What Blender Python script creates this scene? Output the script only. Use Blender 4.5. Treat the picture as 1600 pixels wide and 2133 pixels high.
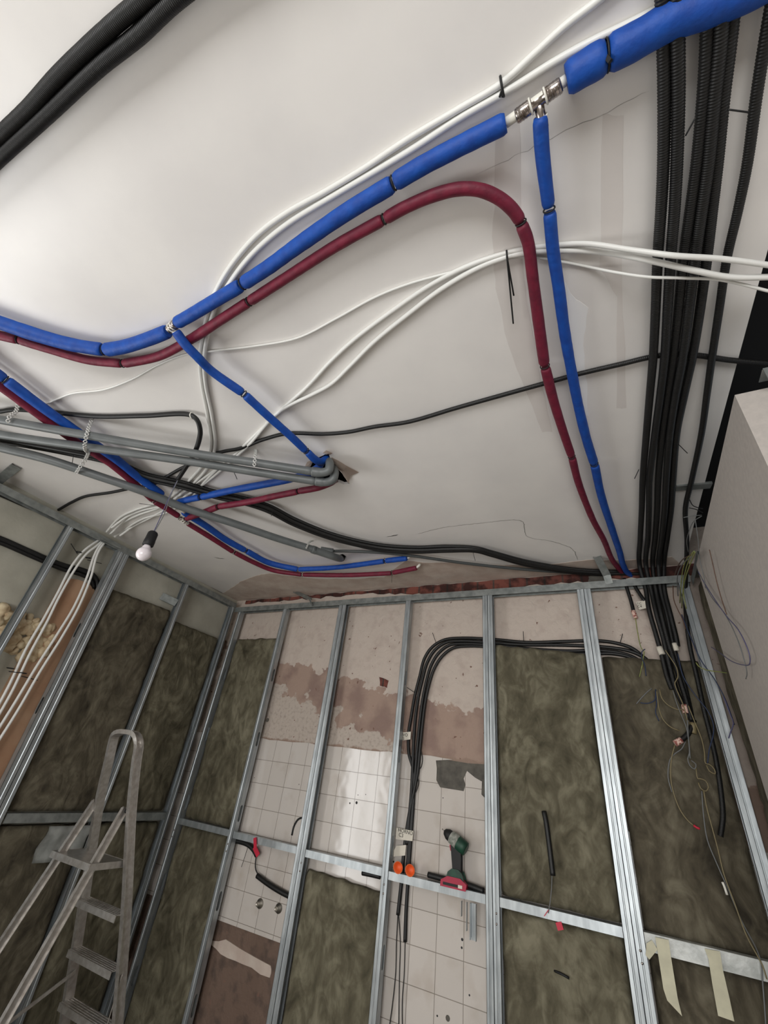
import bpy, bmesh, math, random
from mathutils import Vector, Matrix, noise
from mathutils.geometry import tessellate_polygon
random.seed(7)
for o in list(bpy.data.objects): bpy.data.objects.remove(o)
SC = bpy.context.scene
COL = SC.collection

# ------------------------------------------------------------------ camera
CZ = 1.62                      # eye height above the floor
RM = Matrix(((0.88838476, -0.15173926, -0.43329864),
             (0.4451588, 0.51552357, 0.73216739),
             (0.11227712, -0.84333306, 0.52553136)))   # image (right, down, forward) -> room axes
FPX = 880.0
cam = bpy.data.cameras.new('camera'); co = bpy.data.objects.new('camera', cam); COL.objects.link(co)
cam.sensor_fit = 'HORIZONTAL'; cam.sensor_width = 36; cam.lens = FPX/1600*36; cam.clip_start = .02
m = Matrix.Identity(4)
for i in range(3):
    m[i][0] = RM[i][0]; m[i][1] = -RM[i][1]; m[i][2] = -RM[i][2]
m[2][3] = CZ
co.matrix_world = m
SC.camera = co

# ------------------------------------------------------------------ world, lights, exposure
w = bpy.data.worlds.new('world'); SC.world = w; w.use_nodes = True
w.node_tree.nodes['Background'].inputs[0].default_value = (.85, .93, 1, 1)
w.node_tree.nodes['Background'].inputs[1].default_value = .5
def area(name, loc, aim, sx, sy, power, col):
    l = bpy.data.lights.new(name, 'AREA'); l.shape = 'RECTANGLE'; l.size = sx; l.size_y = sy; l.energy = power; l.color = col
    o = bpy.data.objects.new(name, l); COL.objects.link(o); o.location = loc
    o.rotation_euler = (Vector(aim)-Vector(loc)).to_track_quat('-Z', 'Y').to_euler()
    return o
area('daylight_side_window', (-3.42, -.35, CZ-.45), (0, -.2, CZ-.3), 1.15, 1.7, 38, (1, .995, .985))
area('daylight_rear_window', (.2, -3.35, CZ-.35), (-.5, 1.2, CZ+.9), 2.6, 1.5, 100, (1, .99, .975))
area('daylight_right_window', (3.9, -.4, CZ-.2), (-3, 1.2, CZ+.2), 1.6, 1.5, 10, (1, .98, .95))
vs = SC.view_settings
vs.view_transform = 'Standard'; vs.look = 'None'; vs.gamma = 1; vs.use_curve_mapping = False
vs.exposure = .42

# ------------------------------------------------------------------ helpers
def ray(u, v): return RM @ Vector((u-800, v-1066.5, FPX))
H = 1.33                        # ceiling above the eye
YF = 2.86; YB = 2.955           # frame face, back wall face
XF = -3.22; XL = -3.33          # left frame face, left wall face
def C(u, v, z=1.32): d = ray(u, v); return d*(z/d.z)+Vector((0, 0, CZ))
def B(u, v, y=2.93): d = ray(u, v); return d*(y/d.y)+Vector((0, 0, CZ))
def S(u, v, x=-3.29): d = ray(u, v); return d*(x/d.x)+Vector((0, 0, CZ))
def R3(x, y, z): return Vector((x, y, z+CZ))

def lin(c):
    return tuple(((x/255)/12.92 if x/255 <= .04045 else ((x/255+.055)/1.055)**2.4) for x in c)
def mat(name, c1, rough=.6, metal=0, c2=None, scale=8, detail=6, bump=0, bscale=None, dist=0, spec=.5, lo=.35, hi=.65, sx=(1, 1, 1), coat=0, trans=0):
    M = bpy.data.materials.new(name); M.use_nodes = True; nt = M.node_tree; N = nt.nodes; L = nt.links
    b = N['Principled BSDF']; b.inputs['Roughness'].default_value = rough; b.inputs['Metallic'].default_value = metal
    b.inputs['Specular IOR Level'].default_value = spec
    b.inputs['Coat Weight'].default_value = coat
    a = (*lin(c1), 1); b.inputs['Base Color'].default_value = a
    tc = N.new('ShaderNodeTexCoord'); mp = N.new('ShaderNodeMapping'); mp.inputs['Scale'].default_value = sx
    g = N.new('ShaderNodeNewGeometry')
    L.new(g.outputs['Position'], mp.inputs['Vector'])
    if c2:
        n = N.new('ShaderNodeTexNoise'); n.inputs['Scale'].default_value = scale; n.inputs['Detail'].default_value = detail
        n.inputs['Distortion'].default_value = dist
        r = N.new('ShaderNodeValToRGB'); r.color_ramp.elements[0].position = lo; r.color_ramp.elements[1].position = hi
        r.color_ramp.elements[0].color = a; r.color_ramp.elements[1].color = (*lin(c2), 1)
        L.new(mp.outputs[0], n.inputs['Vector']); L.new(n.outputs['Fac'], r.inputs[0]); L.new(r.outputs[0], b.inputs['Base Color'])
    if bump:
        n2 = N.new('ShaderNodeTexNoise'); n2.inputs['Scale'].default_value = bscale or scale; n2.inputs['Detail'].default_value = 6
        bp = N.new('ShaderNodeBump'); bp.inputs['Strength'].default_value = bump; bp.inputs['Distance'].default_value = .01
        L.new(mp.outputs[0], n2.inputs['Vector']); L.new(n2.outputs['Fac'], bp.inputs['Height']); L.new(bp.outputs[0], b.inputs['Normal'])
    return M

M = {}
M['ceil'] = mat('ceiling_paint', (240, 237, 233), .36, c2=(232, 229, 226), scale=3, bump=.06, bscale=9, spec=.5)
M['ceil_old'] = mat('old_plaster', (205, 192, 180), .8, c2=(190, 172, 160), scale=9, bump=.25, bscale=30)
M['filler'] = mat('joint_filler', (226, 221, 217), .45, c2=(221, 216, 212), scale=6, spec=.4)
M['filler_w'] = mat('white_filler', (245, 245, 244), .3, c2=(242, 242, 242), scale=6, spec=.5)
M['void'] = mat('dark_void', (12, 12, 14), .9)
M['white'] = mat('white_cable', (228, 228, 224), .4)
M['blue'] = mat('blue_foam', (0, 74, 166), .6, c2=(2, 62, 148), scale=30, bump=.25, bscale=45)
M['red'] = mat('wine_red_foam', (118, 22, 50), .6, c2=(98, 16, 42), scale=30, bump=.25, bscale=45)
M['black'] = mat('black_conduit', (17, 17, 17), .5, spec=.5)
M['blackm'] = mat('matt_black', (16, 16, 17), .6)
M['grey'] = mat('grey_pvc', (104, 108, 108), .45, c2=(92, 96, 96), scale=12, bump=.03)
M['greyd'] = mat('dark_grey_pvc', (70, 73, 73), .5)
M['zinc'] = mat('galvanised_steel', (186, 192, 194), .4, .7, c2=(160, 166, 169), scale=30, bump=.05, bscale=60, sx=(1, 1, .25))
M['zincd'] = mat('dull_galvanised_steel', (156, 160, 158), .5, .6, c2=(128, 133, 131), scale=24)
M['alu'] = mat('scuffed_aluminium', (206, 203, 199), .3, .8, c2=(182, 177, 171), scale=40)
M['steel'] = mat('pressed_steel', (190, 184, 180), .22, 1, c2=(150, 138, 130), scale=60)
M['strap'] = mat('bright_strap_steel', (206, 206, 202), .4, .35)
M['ring'] = mat('white_plastic', (228, 226, 216), .45)
M['floorm'] = mat('screed', (150, 144, 136), .85, c2=(126, 120, 112), scale=6)
M['wallr'] = mat('rear_wall_paint', (205, 198, 190), .8)
M['pboard'] = mat('plasterboard', (186, 179, 172), .85, c2=(178, 171, 165), scale=60, bump=.05, bscale=90)
M['lwall'] = mat('faded_wallpaper', (178, 175, 162), .85, c2=(162, 159, 146), scale=5, bump=.15, bscale=35)
M['brown'] = mat('salmon_board', (178, 146, 118), .8, c2=(164, 126, 98), scale=5, bump=.1)
M['foam'] = mat('expanding_foam', (214, 198, 166), .75, c2=(176, 150, 116), scale=18, bump=.4, bscale=40)
M['orange'] = mat('orange_rubber', (224, 100, 44), .5)
M['green'] = mat('dark_green_plastic', (24, 72, 52), .5, c2=(18, 52, 40), scale=40)
M['paint'] = mat('plaster_smears', (172, 172, 164), .8, c2=(120, 124, 116), scale=60)
M['redp'] = mat('red_plastic', (168, 30, 62), .45)
M['brass'] = mat('brushed_tap_stub', (170, 165, 155), .35, .9)
M['conc'] = mat('bare_concrete', (104, 100, 92), .95, c2=(80, 77, 72), scale=20, bump=.5, bscale=30)
M['tape'] = mat('masking_tape', (206, 202, 176), .7, c2=(192, 188, 164), scale=20)
M['label'] = mat('paper_label', (216, 210, 196), .7)
M['labelp'] = mat('pink_printed_label', (222, 190, 176), .7, c2=(150, 84, 76), scale=90, lo=.5, hi=.56)
M['ink'] = mat('ink', (40, 36, 34), .8)
M['yg'] = mat('yellow_green_wire', (150, 150, 84), .5, c2=(112, 124, 70), scale=60)
M['bluew'] = mat('blue_wire', (36, 50, 80), .5)
M['violet'] = mat('violet_wire', (88, 86, 120), .5)
M['brownw'] = mat('brown_wire', (96, 70, 56), .5)
M['greyw'] = mat('grey_wire', (110, 112, 112), .5)
M['tan'] = mat('tan_wire', (128, 116, 84), .5)
M['redtape'] = mat('red_tape', (196, 30, 60), .5)
M['film'] = mat('milky_film', (215, 218, 214), .35, c2=(176, 180, 176), scale=14, bump=.5, bscale=18)
M['glass_o'] = mat('opal_glass', (236, 228, 232), .18, spec=.6, coat=.3)

# insulation: swirled olive mineral wool
def wool(name, dark, mid, light, seed):
    Mt = bpy.data.materials.new(name); Mt.use_nodes = True; nt = Mt.node_tree; N = nt.nodes; L = nt.links
    b = N['Principled BSDF']; b.inputs['Roughness'].default_value = .9; b.inputs['Specular IOR Level'].default_value = .15
    g = N.new('ShaderNodeNewGeometry'); mp = N.new('ShaderNodeMapping'); mp.inputs['Location'].default_value = (seed, seed*.7, seed*1.3)
    mp.inputs['Scale'].default_value = (1, 1, .62)
    L.new(g.outputs['Position'], mp.inputs[0])
    n = N.new('ShaderNodeTexNoise'); n.inputs['Scale'].default_value = 4.2; n.inputs['Detail'].default_value = 9; n.inputs['Distortion'].default_value = 1.5; n.inputs['Roughness'].default_value = .62
    n2 = N.new('ShaderNodeTexNoise'); n2.inputs['Scale'].default_value = 12; n2.inputs['Detail'].default_value = 6; n2.inputs['Distortion'].default_value = 1.6
    L.new(mp.outputs[0], n.inputs['Vector']); L.new(mp.outputs[0], n2.inputs['Vector'])
    r = N.new('ShaderNodeValToRGB'); e = r.color_ramp.elements
    e[0].position = .34; e[0].color = (*lin(dark), 1); e[1].position = .66; e[1].color = (*lin(light), 1)
    k = r.color_ramp.elements.new(.5); k.color = (*lin(mid), 1)
    a = N.new('ShaderNodeMath'); a.operation = 'MULTIPLY_ADD'; a.inputs[1].default_value = .4
    s = N.new('ShaderNodeMath'); s.operation = 'MULTIPLY'; s.inputs[1].default_value = .62
    L.new(n.outputs['Fac'], s.inputs[0]); L.new(n2.outputs['Fac'], a.inputs[0]); L.new(s.outputs[0], a.inputs[2]); L.new(a.outputs[0], r.inputs[0])
    L.new(r.outputs[0], b.inputs['Base Color'])
    bp = N.new('ShaderNodeBump'); bp.inputs['Strength'].default_value = .8; bp.inputs['Distance'].default_value = .02
    L.new(a.outputs[0], bp.inputs['Height']); L.new(bp.outputs[0], b.inputs['Normal'])
    return Mt
M['wool'] = wool('olive_mineral_wool', (62, 58, 46), (97, 92, 76), (132, 127, 108), 0)
M['wool2'] = wool('brown_olive_mineral_wool', (52, 48, 40), (84, 78, 65), (114, 108, 92), 5)

# back wall paint/plaster, by height and place
def wallmat():
    Mt = bpy.data.materials.new('stripped_kitchen_wall'); Mt.use_nodes = True; nt = Mt.node_tree; N = nt.nodes; L = nt.links
    b = N['Principled BSDF']; b.inputs['Roughness'].default_value = .85
    g = N.new('ShaderNodeNewGeometry'); sp = N.new('ShaderNodeSeparateXYZ'); L.new(g.outputs['Position'], sp.inputs[0])
    def nz(sc, det=6, di=0):
        n = N.new('ShaderNodeTexNoise'); n.inputs['Scale'].default_value = sc; n.inputs['Detail'].default_value = det; n.inputs['Distortion'].default_value = di
        L.new(g.outputs['Position'], n.inputs['Vector']); return n
    def mth(op, a, b_, c=None):
        m_ = N.new('ShaderNodeMath'); m_.operation = op
        for i, x in enumerate((a, b_, c)):
            if x is None: continue
            if isinstance(x, (int, float)): m_.inputs[i].default_value = x
            else: L.new(x, m_.inputs[i])
        return m_.outputs[0]
    def step(v, e, wd=.01):
        return mth('MULTIPLY', mth('SUBTRACT', v, e), 1/wd)
    def clamp(v):
        m_ = N.new('ShaderNodeClamp'); L.new(v, m_.inputs[0]); return m_.outputs[0]
    def mix(f, c1, c2):
        m_ = N.new('ShaderNodeMix'); m_.data_type = 'RGBA'
        L.new(f, m_.inputs[0])
        for i, x in ((6, c1), (7, c2)):
            if isinstance(x, tuple): m_.inputs[i].default_value = (*lin(x), 1)
            else: L.new(x, m_.inputs[i])
        return m_.outputs[2]
    z = sp.outputs[2]; x = sp.outputs[0]
    big = nz(5); mid = nz(14); fine = nz(45)
    # cream paint with pink undertone
    cream = mix(clamp(step(mid.outputs[0], .5, .25)), (196, 183, 172), (182, 167, 157))
    pink = mix(clamp(step(big.outputs[0], .45, .15)), (164, 141, 127), (142, 119, 109))
    grey = mix(clamp(step(fine.outputs[0], .5, .2)), (186, 174, 163), (164, 151, 141))
    # upper limit of the scraped band falls towards the right
    jag = mth('MULTIPLY', mth('SUBTRACT', nz(11, 8).outputs[0], .5), .28)
    zt = mth('ADD', mth('MULTIPLY_ADD', x, -.2, CZ+.24), jag)         # top of the pink band
    zt2 = mth('ADD', mth('MULTIPLY_ADD', x, -.34, CZ-.33), mth('MULTIPLY', mth('SUBTRACT', nz(8, 8).outputs[0], .5), .5))
    c = mix(clamp(step(mth('SUBTRACT', zt, z), 0, .01)), cream, pink)
    c = mix(clamp(step(mth('SUBTRACT', zt2, z), 0, .015)), c, grey)
    lowj = mth('ADD', z, mth('MULTIPLY', mth('SUBTRACT', nz(18, 8).outputs[0], .5), .06))
    c = mix(clamp(step(mth('SUBTRACT', CZ+.15, lowj), 0, .01)), c, (150, 128, 114))
    c = mix(clamp(step(mth('SUBTRACT', CZ-.9, lowj), 0, .02)), c, mix(clamp(step(nz(16).outputs[0], .5, .2)), (112, 92, 80), (86, 72, 64)))
    # small chips
    c = mix(clamp(step(nz(30, 3).outputs[0], .70, .02)), c, (120, 92, 80))
    L.new(c, b.inputs['Base Color'])
    bp = N.new('ShaderNodeBump'); bp.inputs['Strength'].default_value = .8; bp.inputs['Distance'].default_value = .012
    L.new(nz(22, 9, .6).outputs[0], bp.inputs['Height']); L.new(bp.outputs[0], b.inputs['Normal'])
    return Mt
M['bwall'] = wallmat()
def tilemat():
    Mt = bpy.data.materials.new('glazed_white_tiles'); Mt.use_nodes = True; nt = Mt.node_tree; N = nt.nodes; L = nt.links
    b = N['Principled BSDF']; b.inputs['Roughness'].default_value = .11
    g = N.new('ShaderNodeNewGeometry'); sp = N.new('ShaderNodeSeparateXYZ'); L.new(g.outputs['Position'], sp.inputs[0])
    cb = N.new('ShaderNodeCombineXYZ'); L.new(sp.outputs[0], cb.inputs[0]); L.new(sp.outputs[2], cb.inputs[1])
    mp = N.new('ShaderNodeMapping'); mp.inputs['Location'].default_value = (.04+.15*40, -(CZ-.025)+.15*40, 0)
    L.new(cb.outputs[0], mp.inputs[0])
    br = N.new('ShaderNodeTexBrick'); br.offset = 0; br.inputs['Scale'].default_value = 1; br.inputs['Brick Width'].default_value = .1505; br.inputs['Row Height'].default_value = .1505
    br.inputs['Mortar Size'].default_value = .002; br.inputs['Mortar Smooth'].default_value = .3; br.inputs['Bias'].default_value = -.4
    br.inputs['Color1'].default_value = (*lin((204, 197, 190)), 1); br.inputs['Color2'].default_value = (*lin((197, 190, 183)), 1); br.inputs['Mortar'].default_value = (*lin((146, 138, 129)), 1)
    L.new(mp.outputs[0], br.inputs[0])
    n = N.new('ShaderNodeTexNoise'); n.inputs['Scale'].default_value = 6; n.inputs['Detail'].default_value = 8; L.new(g.outputs['Position'], n.inputs['Vector'])
    r = N.new('ShaderNodeValToRGB'); r.color_ramp.elements[0].position = .55; r.color_ramp.elements[1].position = .78
    r.color_ramp.elements[0].color = (1, 1, 1, 1); r.color_ramp.elements[1].color = (.82, .78, .74, 1)
    mx = N.new('ShaderNodeMix'); mx.data_type = 'RGBA'; mx.blend_type = 'MULTIPLY'; mx.inputs[0].default_value = 1
    L.new(n.outputs[0], r.inputs[0]); L.new(br.outputs[0], mx.inputs[6]); L.new(r.outputs[0], mx.inputs[7]); L.new(mx.outputs[2], b.inputs['Base Color'])
    bp = N.new('ShaderNodeBump'); bp.inputs['Strength'].default_value = .5; bp.inputs['Distance'].default_value = .002; bp.invert = True
    L.new(br.outputs['Fac'], bp.inputs['Height'])
    n3 = N.new('ShaderNodeTexNoise'); n3.inputs['Scale'].default_value = 7; L.new(g.outputs['Position'], n3.inputs['Vector'])
    bp2 = N.new('ShaderNodeBump'); bp2.inputs['Strength'].default_value = .2; bp2.inputs['Distance'].default_value = .01
    L.new(n3.outputs[0], bp2.inputs['Height']); L.new(bp.outputs[0], bp2.inputs['Normal']); L.new(bp2.outputs[0], b.inputs['Normal'])
    return Mt
M['tile'] = tilemat()
def brickmat():
    Mt = bpy.data.materials.new('exposed_red_brick'); Mt.use_nodes = True; nt = Mt.node_tree; N = nt.nodes; L = nt.links
    b = N['Principled BSDF']; b.inputs['Roughness'].default_value = .9
    g = N.new('ShaderNodeNewGeometry'); sp = N.new('ShaderNodeSeparateXYZ'); L.new(g.outputs['Position'], sp.inputs[0])
    cb = N.new('ShaderNodeCombineXYZ'); L.new(sp.outputs[0], cb.inputs[0]); L.new(sp.outputs[2], cb.inputs[1])
    br = N.new('ShaderNodeTexBrick'); br.inputs['Scale'].default_value = 1; br.inputs['Brick Width'].default_value = .12; br.inputs['Row Height'].default_value = .3
    br.inputs['Mortar Size'].default_value = .007
    br.inputs['Color1'].default_value = (*lin((128, 72, 60)), 1); br.inputs['Color2'].default_value = (*lin((104, 60, 52)), 1); br.inputs['Mortar'].default_value = (*lin((78, 62, 56)), 1)
    L.new(cb.outputs[0], br.inputs[0])
    n = N.new('ShaderNodeTexNoise'); n.inputs['Scale'].default_value = 9; n.inputs['Detail'].default_value = 8; L.new(g.outputs['Position'], n.inputs['Vector'])
    r = N.new('ShaderNodeValToRGB'); r.color_ramp.elements[0].position = .44; r.color_ramp.elements[1].position = .56
    r.color_ramp.elements[0].color = (*lin((60, 42, 36)), 1); r.color_ramp.elements[1].color = (1, 1, 1, 1)
    mx = N.new('ShaderNodeMix'); mx.data_type = 'RGBA'; mx.blend_type = 'MULTIPLY'; mx.inputs[0].default_value = .8
    L.new(n.outputs[0], r.inputs[0]); L.new(br.outputs[0], mx.inputs[6]); L.new(r.outputs[0], mx.inputs[7]); L.new(mx.outputs[2], b.inputs['Base Color'])
    bp = N.new('ShaderNodeBump'); bp.inputs['Strength'].default_value = .8; L.new(n.outputs[0], bp.inputs['Height']); L.new(bp.outputs[0], b.inputs['Normal'])
    return Mt
M['brick'] = brickmat()

# ---- mesh helpers
def nb(): return bmesh.new()
def box(bm, x0, x1, y0, y1, z0, z1):
    v = [bm.verts.new((x, y, z+CZ)) for x in (x0, x1) for y in (y0, y1) for z in (z0, z1)]
    for f in ((0, 1, 3, 2), (4, 6, 7, 5), (0, 4, 5, 1), (2, 3, 7, 6), (0, 2, 6, 4), (1, 5, 7, 3)): bm.faces.new([v[i] for i in f])
def frame(t, up):
    t = t.normalized(); a = (up - t*up.dot(t))
    if a.length < 1e-4: a = t.orthogonal()
    a.normalize(); return a, t.cross(a)
def bar(bm, p0, p1, wa, wb, up=Vector((0, 0, 1))):
    """box between two points; wa along up-ish axis, wb across"""
    p0 = Vector(p0); p1 = Vector(p1); a, b = frame(p1-p0, up)
    q = [[bm.verts.new(p+a*wa/2*i+b*wb/2*j) for i, j in ((-1, -1), (1, -1), (1, 1), (-1, 1))] for p in (p0, p1)]
    bm.faces.new(q[0][::-1]); bm.faces.new(q[1])
    for i in range(4): bm.faces.new((q[0][i], q[0][(i+1) % 4], q[1][(i+1) % 4], q[1][i]))
def dense(pts, step=.012):
    P = [Vector(p) for p in pts]
    if len(P) == 2:
        n = max(2, int((P[1]-P[0]).length/step)); return [P[0].lerp(P[1], i/n) for i in range(n+1)]
    Q = [P[0]*2-P[1]]+P+[P[-1]*2-P[-2]]; out = []
    for i in range(1, len(Q)-2):
        a, b, c, d = Q[i-1:i+3]
        t0 = 0; t1 = max((b-a).length, 1e-4)**.5; t2 = t1+max((c-b).length, 1e-4)**.5; t3 = t2+max((d-c).length, 1e-4)**.5
        n = max(2, int((c-b).length/step))
        for k in range(n):
            t = t1+(t2-t1)*k/n
            A1 = a*((t1-t)/(t1-t0))+b*((t-t0)/(t1-t0)); A2 = b*((t2-t)/(t2-t1))+c*((t-t1)/(t2-t1)); A3 = c*((t3-t)/(t3-t2))+d*((t-t2)/(t3-t2))
            B1 = A1*((t2-t)/(t2-t0))+A2*((t-t0)/(t2-t0)); B2 = A2*((t3-t)/(t3-t1))+A3*((t-t1)/(t3-t1))
            out.append(B1*((t2-t)/(t2-t1))+B2*((t-t1)/(t2-t1)))
    out.append(P[-1]); return out
def sweep(bm, D, r, seg=10, prof=None, up=None, cap=True):
    n = len(D); rf = r if callable(r) else (lambda s, L: r)
    S_ = [0]
    for i in range(1, n): S_.append(S_[-1]+(D[i]-D[i-1]).length)
    L = S_[-1]; a = None; rings = []
    pr = prof or [(math.cos(2*math.pi*k/seg), math.sin(2*math.pi*k/seg)) for k in range(seg)]
    for i in range(n):
        t = (D[min(i+1, n-1)]-D[max(i-1, 0)]).normalized()
        ref = up if up is not None else (a if a is not None else t.orthogonal())
        a, b = frame(t, ref); rr = rf(S_[i], L)
        rings.append([bm.verts.new(D[i]+(a*p+b*q)*rr) for p, q in pr])
    m_ = len(pr)
    for i in range(n-1):
        for k in range(m_):
            f = bm.faces.new((rings[i][k], rings[i][(k+1) % m_], rings[i+1][(k+1) % m_], rings[i+1][k])); f.smooth = prof is None
    if cap: bm.faces.new(rings[0][::-1]); bm.faces.new(rings[-1])
def ring(bm, c, t, R, r, n=14, up=None):
    a, b = frame(Vector(t), up or Vector((0, 0, 1)))
    pts = [c+(a*math.cos(2*math.pi*k/n)+b*math.sin(2*math.pi*k/n))*R for k in range(n)]
    rs = []
    for k in range(n):
        o = (pts[k]-c).normalized(); tt = Vector(t).normalized()
        rs.append([bm.verts.new(pts[k]+(o*math.cos(q)+tt*math.sin(q))*r) for q in [2*math.pi*j/6 for j in range(6)]])
    for k in range(n):
        for j in range(6):
            f = bm.faces.new((rs[k][j], rs[(k+1) % n][j], rs[(k+1) % n][(j+1) % 6], rs[k][(j+1) % 6])); f.smooth = True
def lathe(bm, c, axis, prof, n=20):
    """prof: (distance along axis, radius)"""
    ax = Vector(axis).normalized(); a, b = frame(ax, Vector((0, .01, 1))); rs = []
    for h, r in prof: rs.append([bm.verts.new(c+ax*h+(a*math.cos(2*math.pi*k/n)+b*math.sin(2*math.pi*k/n))*max(r, 1e-4)) for k in range(n)])
    for i in range(len(rs)-1):
        for k in range(n):
            f = bm.faces.new((rs[i][k], rs[i][(k+1) % n], rs[i+1][(k+1) % n], rs[i+1][k])); f.smooth = True
    bm.faces.new(rs[0][::-1]); bm.faces.new(rs[-1])
def plate(bm, outer, holes, thick):
    """flat polygon (3D points, coplanar) with holes, given thickness vector"""
    loops = [outer]+holes; flat = [Vector(p) for l in loops for p in l]
    tris = tessellate_polygon([[Vector(p) for p in l] for l in loops])
    lo = [bm.verts.new(p) for p in flat]; hi = [bm.verts.new(p+Vector(thick)) for p in flat]
    for t in tris:
        bm.faces.new([lo[i] for i in t]); bm.faces.new([hi[i] for i in t][::-1])
    k = 0
    for l in loops:
        n = len(l)
        for i in range(n): bm.faces.new((lo[k+i], lo[k+(i+1) % n], hi[k+(i+1) % n], hi[k+i]))
        k += n
def finish(bm, name, m_, parent=None, origin=None):
    bmesh.ops.recalc_face_normals(bm, faces=bm.faces[:])
    o0 = Vector(origin) if origin is not None else (parent['_o'] if False else None)
    me = bpy.data.meshes.new(name)
    if parent is not None: off = Vector(parent_world(parent))
    else:
        if o0 is None:
            xs = [v.co for v in bm.verts]; o0 = sum(xs, Vector())/len(xs)
        off = o0
    bmesh.ops.translate(bm, verts=bm.verts[:], vec=-off)
    bm.to_mesh(me); bm.free()
    me.materials.append(M[m_] if isinstance(m_, str) else m_)
    o = bpy.data.objects.new(name, me); COL.objects.link(o)
    if parent is not None: o.parent = parent
    else: o.location = off
    return o
def parent_world(p):
    v = Vector(p.location)
    while p.parent is not None: p = p.parent; v = v+Vector(p.location)
    return v
def tag(o, label, cat, group=None, kind=None):
    if label: o['label'] = label
    if cat: o['category'] = cat
    if group: o['group'] = group
    if kind: o['kind'] = kind
    return o
def thing(name, label, cat, loc, group=None):
    o = bpy.data.objects.new(name, None); COL.objects.link(o); o.location = loc; o.empty_display_size = .05
    return tag(o, label, cat, group)
def struct(name, bm, m_, label=None):
    o = finish(bm, name, m_); o['kind'] = 'structure'
    if label: o['label'] = label
    return o

# ================================================================== STRUCTURE
YR = -3.5; XR = 4.0; ZF = -CZ
b = nb(); box(b, XL-.2, XR+.2, YR-.2, YB+.3, ZF-.1, ZF); struct('floor', b, 'floorm')
# ceiling sheet with the broken hole for the pipes and the open edge on the right
hole = [C(u, v, H) for u, v in ((640, 975), (655, 958), (672, 948), (686, 944), (690, 958), (703, 975), (716, 992), (729, 1008), (716, 1010), (704, 1004), (690, 1012), (668, 1006), (650, 996))]
def ragged(l, a=.004, n=3):
    out = []
    for i in range(len(l)):
        p, q = l[i], l[(i+1) % len(l)]
        for k in range(n):
            t = p.lerp(q, k/n); d = (q-p).normalized().cross(Vector((0, 0, 1))) if abs((q-p).z) < 1e-5 else (q-p).normalized().cross(Vector((0, 1, 0)))
            out.append(t+d*random.uniform(-a, a))
    return out
hole = ragged(hole)
hole2 = ragged([C(u, v, H) for u, v in ((700, 1158), (714, 1154), (722, 1160), (716, 1169), (702, 1170))], .002, 2)
outer = [R3(XL-.1, YR, H), R3(XR, YR, H), R3(XR, .35, H), R3(.575, .35, H), R3(.541, .94, H), R3(.506, 1.887, H), R3(.47, YB+.1, H), R3(XL-.1, YB+.1, H)]
b = nb(); plate(b, outer, [hole, hole2], (0, 0, .018)); struct('ceiling', b, 'ceil')
b = nb(); box(b, XL-.2, XR+.2, YR-.2, YB+.3, H+.28, H+.34); struct('trim_1', b, 'void', 'black plate standing in for the unlit void above the open ceiling edge')  # dark of the unlit void put into the colour; plate also blocks leaking light
# older beige plaster showing along the back and left edge
edge = [(452, 1243), (478, 1228), (500, 1212), (530, 1200), (560, 1194), (600, 1200), (660, 1206), (740, 1206), (800, 1202), (846, 1168), (880, 1172), (960, 1172), (1050, 1178), (1150, 1176), (1236, 1166), (1300, 1168), (1400, 1160)]
pe = [C(u, v, H-.0015) for u, v in edge]
pe2 = []
for i in range(len(pe)-1):
    for k in range(6): pe2.append(pe[i].lerp(pe[i+1], k/6)+Vector((0, random.uniform(-.006, .006), 0)))
pe2.append(pe[-1])
poly = pe2+[R3(.48, YB+.05, H-.0015), R3(XL, YB+.05, H-.0015), R3(XL, 2.45, H-.0015)]
b = nb(); plate(b, poly, [], (0, 0, .0025)); struct('trim_2', b, 'ceil_old', 'band of bare beige plaster along the back of the ceiling')
def patch(name, px, m_, dz=.0004, lab=None):
    b = nb(); plate(b, ragged([C(u, v, H-dz) for u, v in px], .003, 4), [], (0, 0, dz+.0005)); return struct(name, b, m_, lab)
patch('trim_3', [(1036, 250), (1030, 400), (1026, 520), (1034, 600), (1050, 690), (1085, 790), (1130, 900), (1152, 900), (1128, 800), (1110, 700), (1095, 600), (1085, 480), (1082, 250)], 'filler', lab='grey joint filler stripe under the red pipe')
patch('trim_4', [(1158, 560), (1200, 625), (1226, 642), (1214, 720), (1222, 800), (1226, 868), (1200, 850), (1182, 760), (1166, 660)], 'filler_w', .0006, 'glossy white filler patch beside the blue branch pipe')
patch('trim_5', [(1255, 240), (1300, 240), (1296, 560), (1305, 850), (1286, 850), (1284, 620), (1250, 560)], 'filler', lab='faint filler stripe left of the black conduits')
# peeled paper around the hole
for i, px in enumerate([[(690, 952), (706, 958), (722, 966), (748, 984), (730, 990), (727, 1004), (712, 984), (700, 968)], [(640, 962), (655, 955), (648, 968), (634, 974)], [(672, 944), (680, 936), (694, 940), (688, 947)]]):
    b = nb(); P_ = [C(u, v, H-.002) for u, v in px]
    for k, p in enumerate(P_): p.z -= .012*((k % 3)/2)
    vs_ = [b.verts.new(p) for p in P_]; c_ = b.verts.new(sum(P_, Vector())/len(P_)-Vector((0, 0, .006)))
    for k in range(len(vs_)): b.faces.new((vs_[k], vs_[(k+1) % len(vs_)], c_))
    bmesh.ops.solidify(b, geom=b.faces[:], thickness=.0012)
    struct('trim_%d' % (7+i), b, 'ceil_old', 'torn plaster flap at the pipe hole in the ceiling')

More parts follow.
